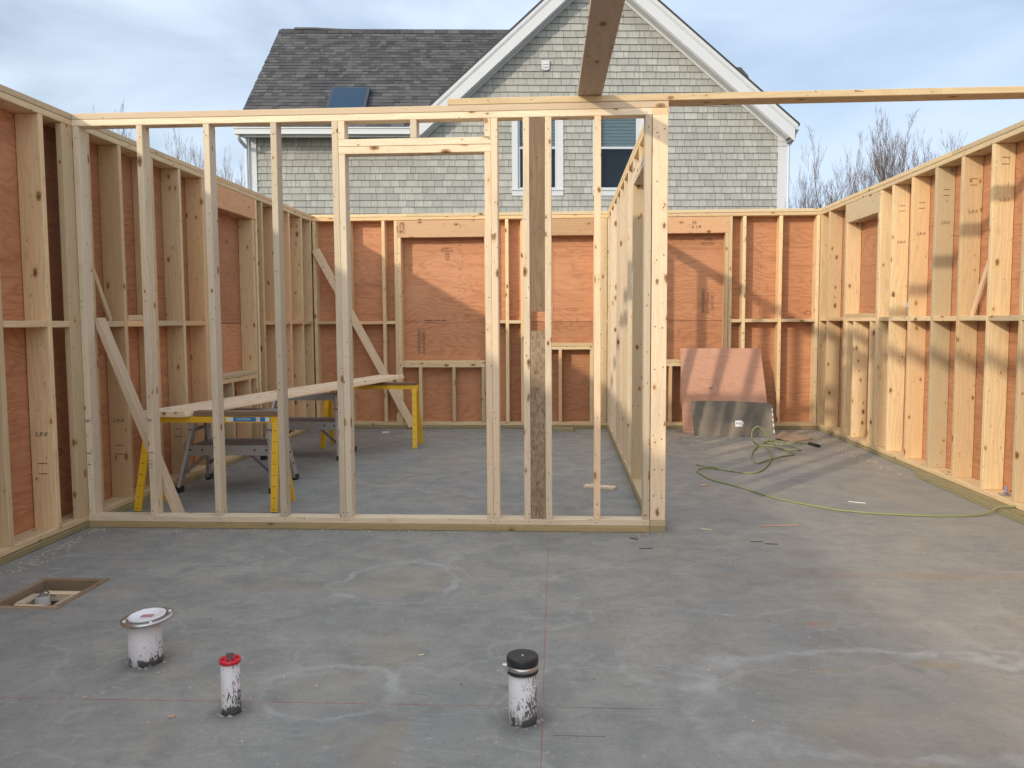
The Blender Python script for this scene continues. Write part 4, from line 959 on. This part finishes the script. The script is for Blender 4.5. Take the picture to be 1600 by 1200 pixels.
        m = MB(); m.box(a-.05, b+.05, HY+.16, HY+.8, c-.1, d+.1); sub(m, 'dark_room', 'gap')
    # vent hood
    m = MB(); vx, vz = -.313, 6.112; m.box(vx-.075, vx+.075, HY-.06, HY-.018, vz-.08, vz+.08); vt = m.build('vent_hood', 'trim', t)
    m = MB(); m.box(vx-.05, vx+.055, HY-.075, HY-.0605, vz-.045, vz-.037); m.box(vx-.05, vx+.055, HY-.075, HY-.0605, vz+.005, vz+.013); m.poly([(vx-.075, HY-.055, vz-.081), (vx+.075, HY-.055, vz-.081), (vx+.03, HY-.055, vz-.10), (vx-.03, HY-.055, vz-.10)], (0, .03, 0)); m.build('vent_louvre', 'trim', t)
    # rear cross ridge just showing past the right rake
    m = MB(); m.poly([(3.6, 20.5, 7.38), (4.74, 20.5, 7.375), (4.92, 20.5, 7.18), (5.1, 20.5, 6.6), (3.6, 20.5, 6.6)], (0, 1.2, 0)); m.build('rear_ridge', 'asphalt', t)
M['butt'] = plain('shaded_shingle_edge', (.055, .06, .055), .9, 0, .2, 4)  # weathered edges, with the course shadow lines put into their dark colour
M['felt'] = plain('building_felt', (.06, .063, .06), .9, 0, .2, 4)
M['shadetrim'] = plain('shaded_rake_trim', (.16, .17, .19), .6, 0, .1, 4)  # dark copy of the trim paint, shade put into the colour
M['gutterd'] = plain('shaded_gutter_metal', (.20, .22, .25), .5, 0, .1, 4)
M['sash'] = plain('grey_sash', (.50, .55, .62), .5, 0, .05, 4)
M['blind'] = plain('window_blind', (.66, .71, .76), .6, 0, .05, 4)
M['skyframe'] = plain('skylight_frame', (.03, .045, .07), .4, .2, .1, 5)
def glassm(name, c, tr, rough=.03):
    n = NT(name); t = n.t; b = n.b; out = t.nodes['Material Output']
    n.col(c); n.rough(rough); b.inputs['Specular IOR Level'].default_value = .6 if tr else .12
    tb = n.new('BsdfTransparent'); tb.inputs[0].default_value = (.86, .94, .96, 1); mx = n.new('MixShader'); mx.inputs[0].default_value = tr
    t.links.new(b.outputs[0], mx.inputs[1]); t.links.new(tb.outputs[0], mx.inputs[2]); t.links.new(mx.outputs[0], out.inputs[0]); return n.m
M['glass'] = glassm('window_glass', (.015, .03, .06), .8)
M['skyglass'] = glassm('skylight_glass', (.02, .05, .10), .0, .25)
house()

# ------------------------------------------------------------------ bare trees
def tree_mesh(seed, H, spread):
    r = random.Random(seed); tr = MB(); cr = MB()
    def grow(mb, p, d, L, rad, lvl):
        n = 5 if lvl < 2 else 3; pts = [p]; dd = d.copy()
        for i in range(n):
            dd = (dd+Vector((r.gauss(0, .09), r.gauss(0, .09), .06+.07*lvl))).normalized(); pts.append(pts[-1]+dd*L/n)
        mb.tube(pts, rad, 5 if lvl < 2 else 3, rad*.35)
        if lvl >= 4: return
        k = (13, 8, 6, 3)[lvl]
        for i in range(k):
            u = r.uniform(.22 if lvl else .18, .97); f = u*n; j = min(int(f), n-1); q = pts[j].lerp(pts[j+1], f-j)
            t = (pts[j+1]-pts[j]).normalized(); a = r.uniform(0, 6.283); s = Vector((math.cos(a), math.sin(a), 0)); s = (s-s.dot(t)*t).normalized()
            th = r.uniform(.3, .75)*spread; nd = (t*math.cos(th)+s*math.sin(th)).normalized()
            grow(cr, q, nd, L*r.uniform(.34, .56)*(1.2-.45*u), max(.0045, rad*(1-.6*u)*.40), lvl+1)
    grow(tr, Vector((0, 0, 0)), Vector((r.gauss(0, .04), r.gauss(0, .04), 1)), H, .11, 0)
    zs = sorted(v[2] for v in cr.V); s = 7.6/zs[int(len(zs)*.975)]
    a = mesh('trunk', [tuple(c*s for c in v) for v in tr.V], tr.F); b = mesh('crown', [tuple(c*s for c in v) for v in cr.V], cr.F)
    for q in (a, b): q.materials.append(M['bark'])
    return a, b
def trees():
    V = [tree_mesh(11, 7.0, .8), tree_mesh(23, 7.0, 1.0), tree_mesh(37, 7.0, .65)]
    spec = [  # x, y, top z, variant, rot, width, label
        (8.4, 31, 6.3, 1, .3, .8, 'low bare tree nearest the right corner of the house'), (9.6, 32, 7.55, 0, 1.1, .9, 'bare tree second out from the right corner of the house'),
        (10.7, 33, 7.3, 2, 2.2, .9, 'slim bare tree between two broader ones over the right wall'), (11.6, 32, 7.6, 0, 3.0, 1.1, 'tallest broad bare tree above the right wall'),
        (12.7, 33, 8.1, 0, 4.1, 1.1, 'bare tree just right of the tallest one above the right wall'), (13.6, 32, 8.3, 2, 5.2, .9, 'slim bare tree partly cut by the sloping right wall top'),
        (14.8, 33, 8.1, 1, .9, .9, 'rightmost bare tree, only its tips showing over the right wall'), (7.9, 34, 5.9, 0, 4.9, .8, 'small bare tree tucked beside the right downspout'),
        (9.0, 34, 6.6, 1, 2.6, 1.0, 'bare tree just behind the low one by the right corner of the house'), (10.2, 30, 7.0, 0, 5.6, .95, 'bare tree filling the gap left of the slim bare tree'), (12.2, 30, 7.6, 1, 1.9, 1.0, 'bare tree between the tallest broad one and its right neighbour'), (-14.2, 32, 7.75, 1, 4.4, .6, 'bare tree just left of the tallest one over the left wall'), (-14.9, 30, 7.35, 2, .2, .7, 'leftmost thin bare tree over the left wall'), (-13.75, 30, 7.9, 0, 1.7, .75, 'tallest bare tree over the left wall'),
        (-13.1, 31, 7.6, 1, 2.9, .6, 'bare tree right beside the tallest one over the left wall'), (-12.4, 30, 7.35, 2, 3.6, .6, 'slim bare tree over the left wall near the third partition stud'),
        (-11.6, 31, 6.8, 0, 5.0, .6, 'low bare tree over the left wall close to the house'), (-17.9, 30, 8.75, 2, 2.2, .7, 'bare tree whose tip shows over the partition top plate')]
    for x, y, h, v, rz, wd, lab in spec:
        t = thing('bare_tree', lab, 'tree', (x, y, -.45), 'bare winter trees beyond the building', rz); s = (h+.45)/7.6; t.scale = (s*wd, s*wd, s)
        for nm, me in zip(('trunk', 'crown'), V[v]):
            o = bpy.data.objects.new(nm, me); COL.objects.link(o); o.parent = t
trees()
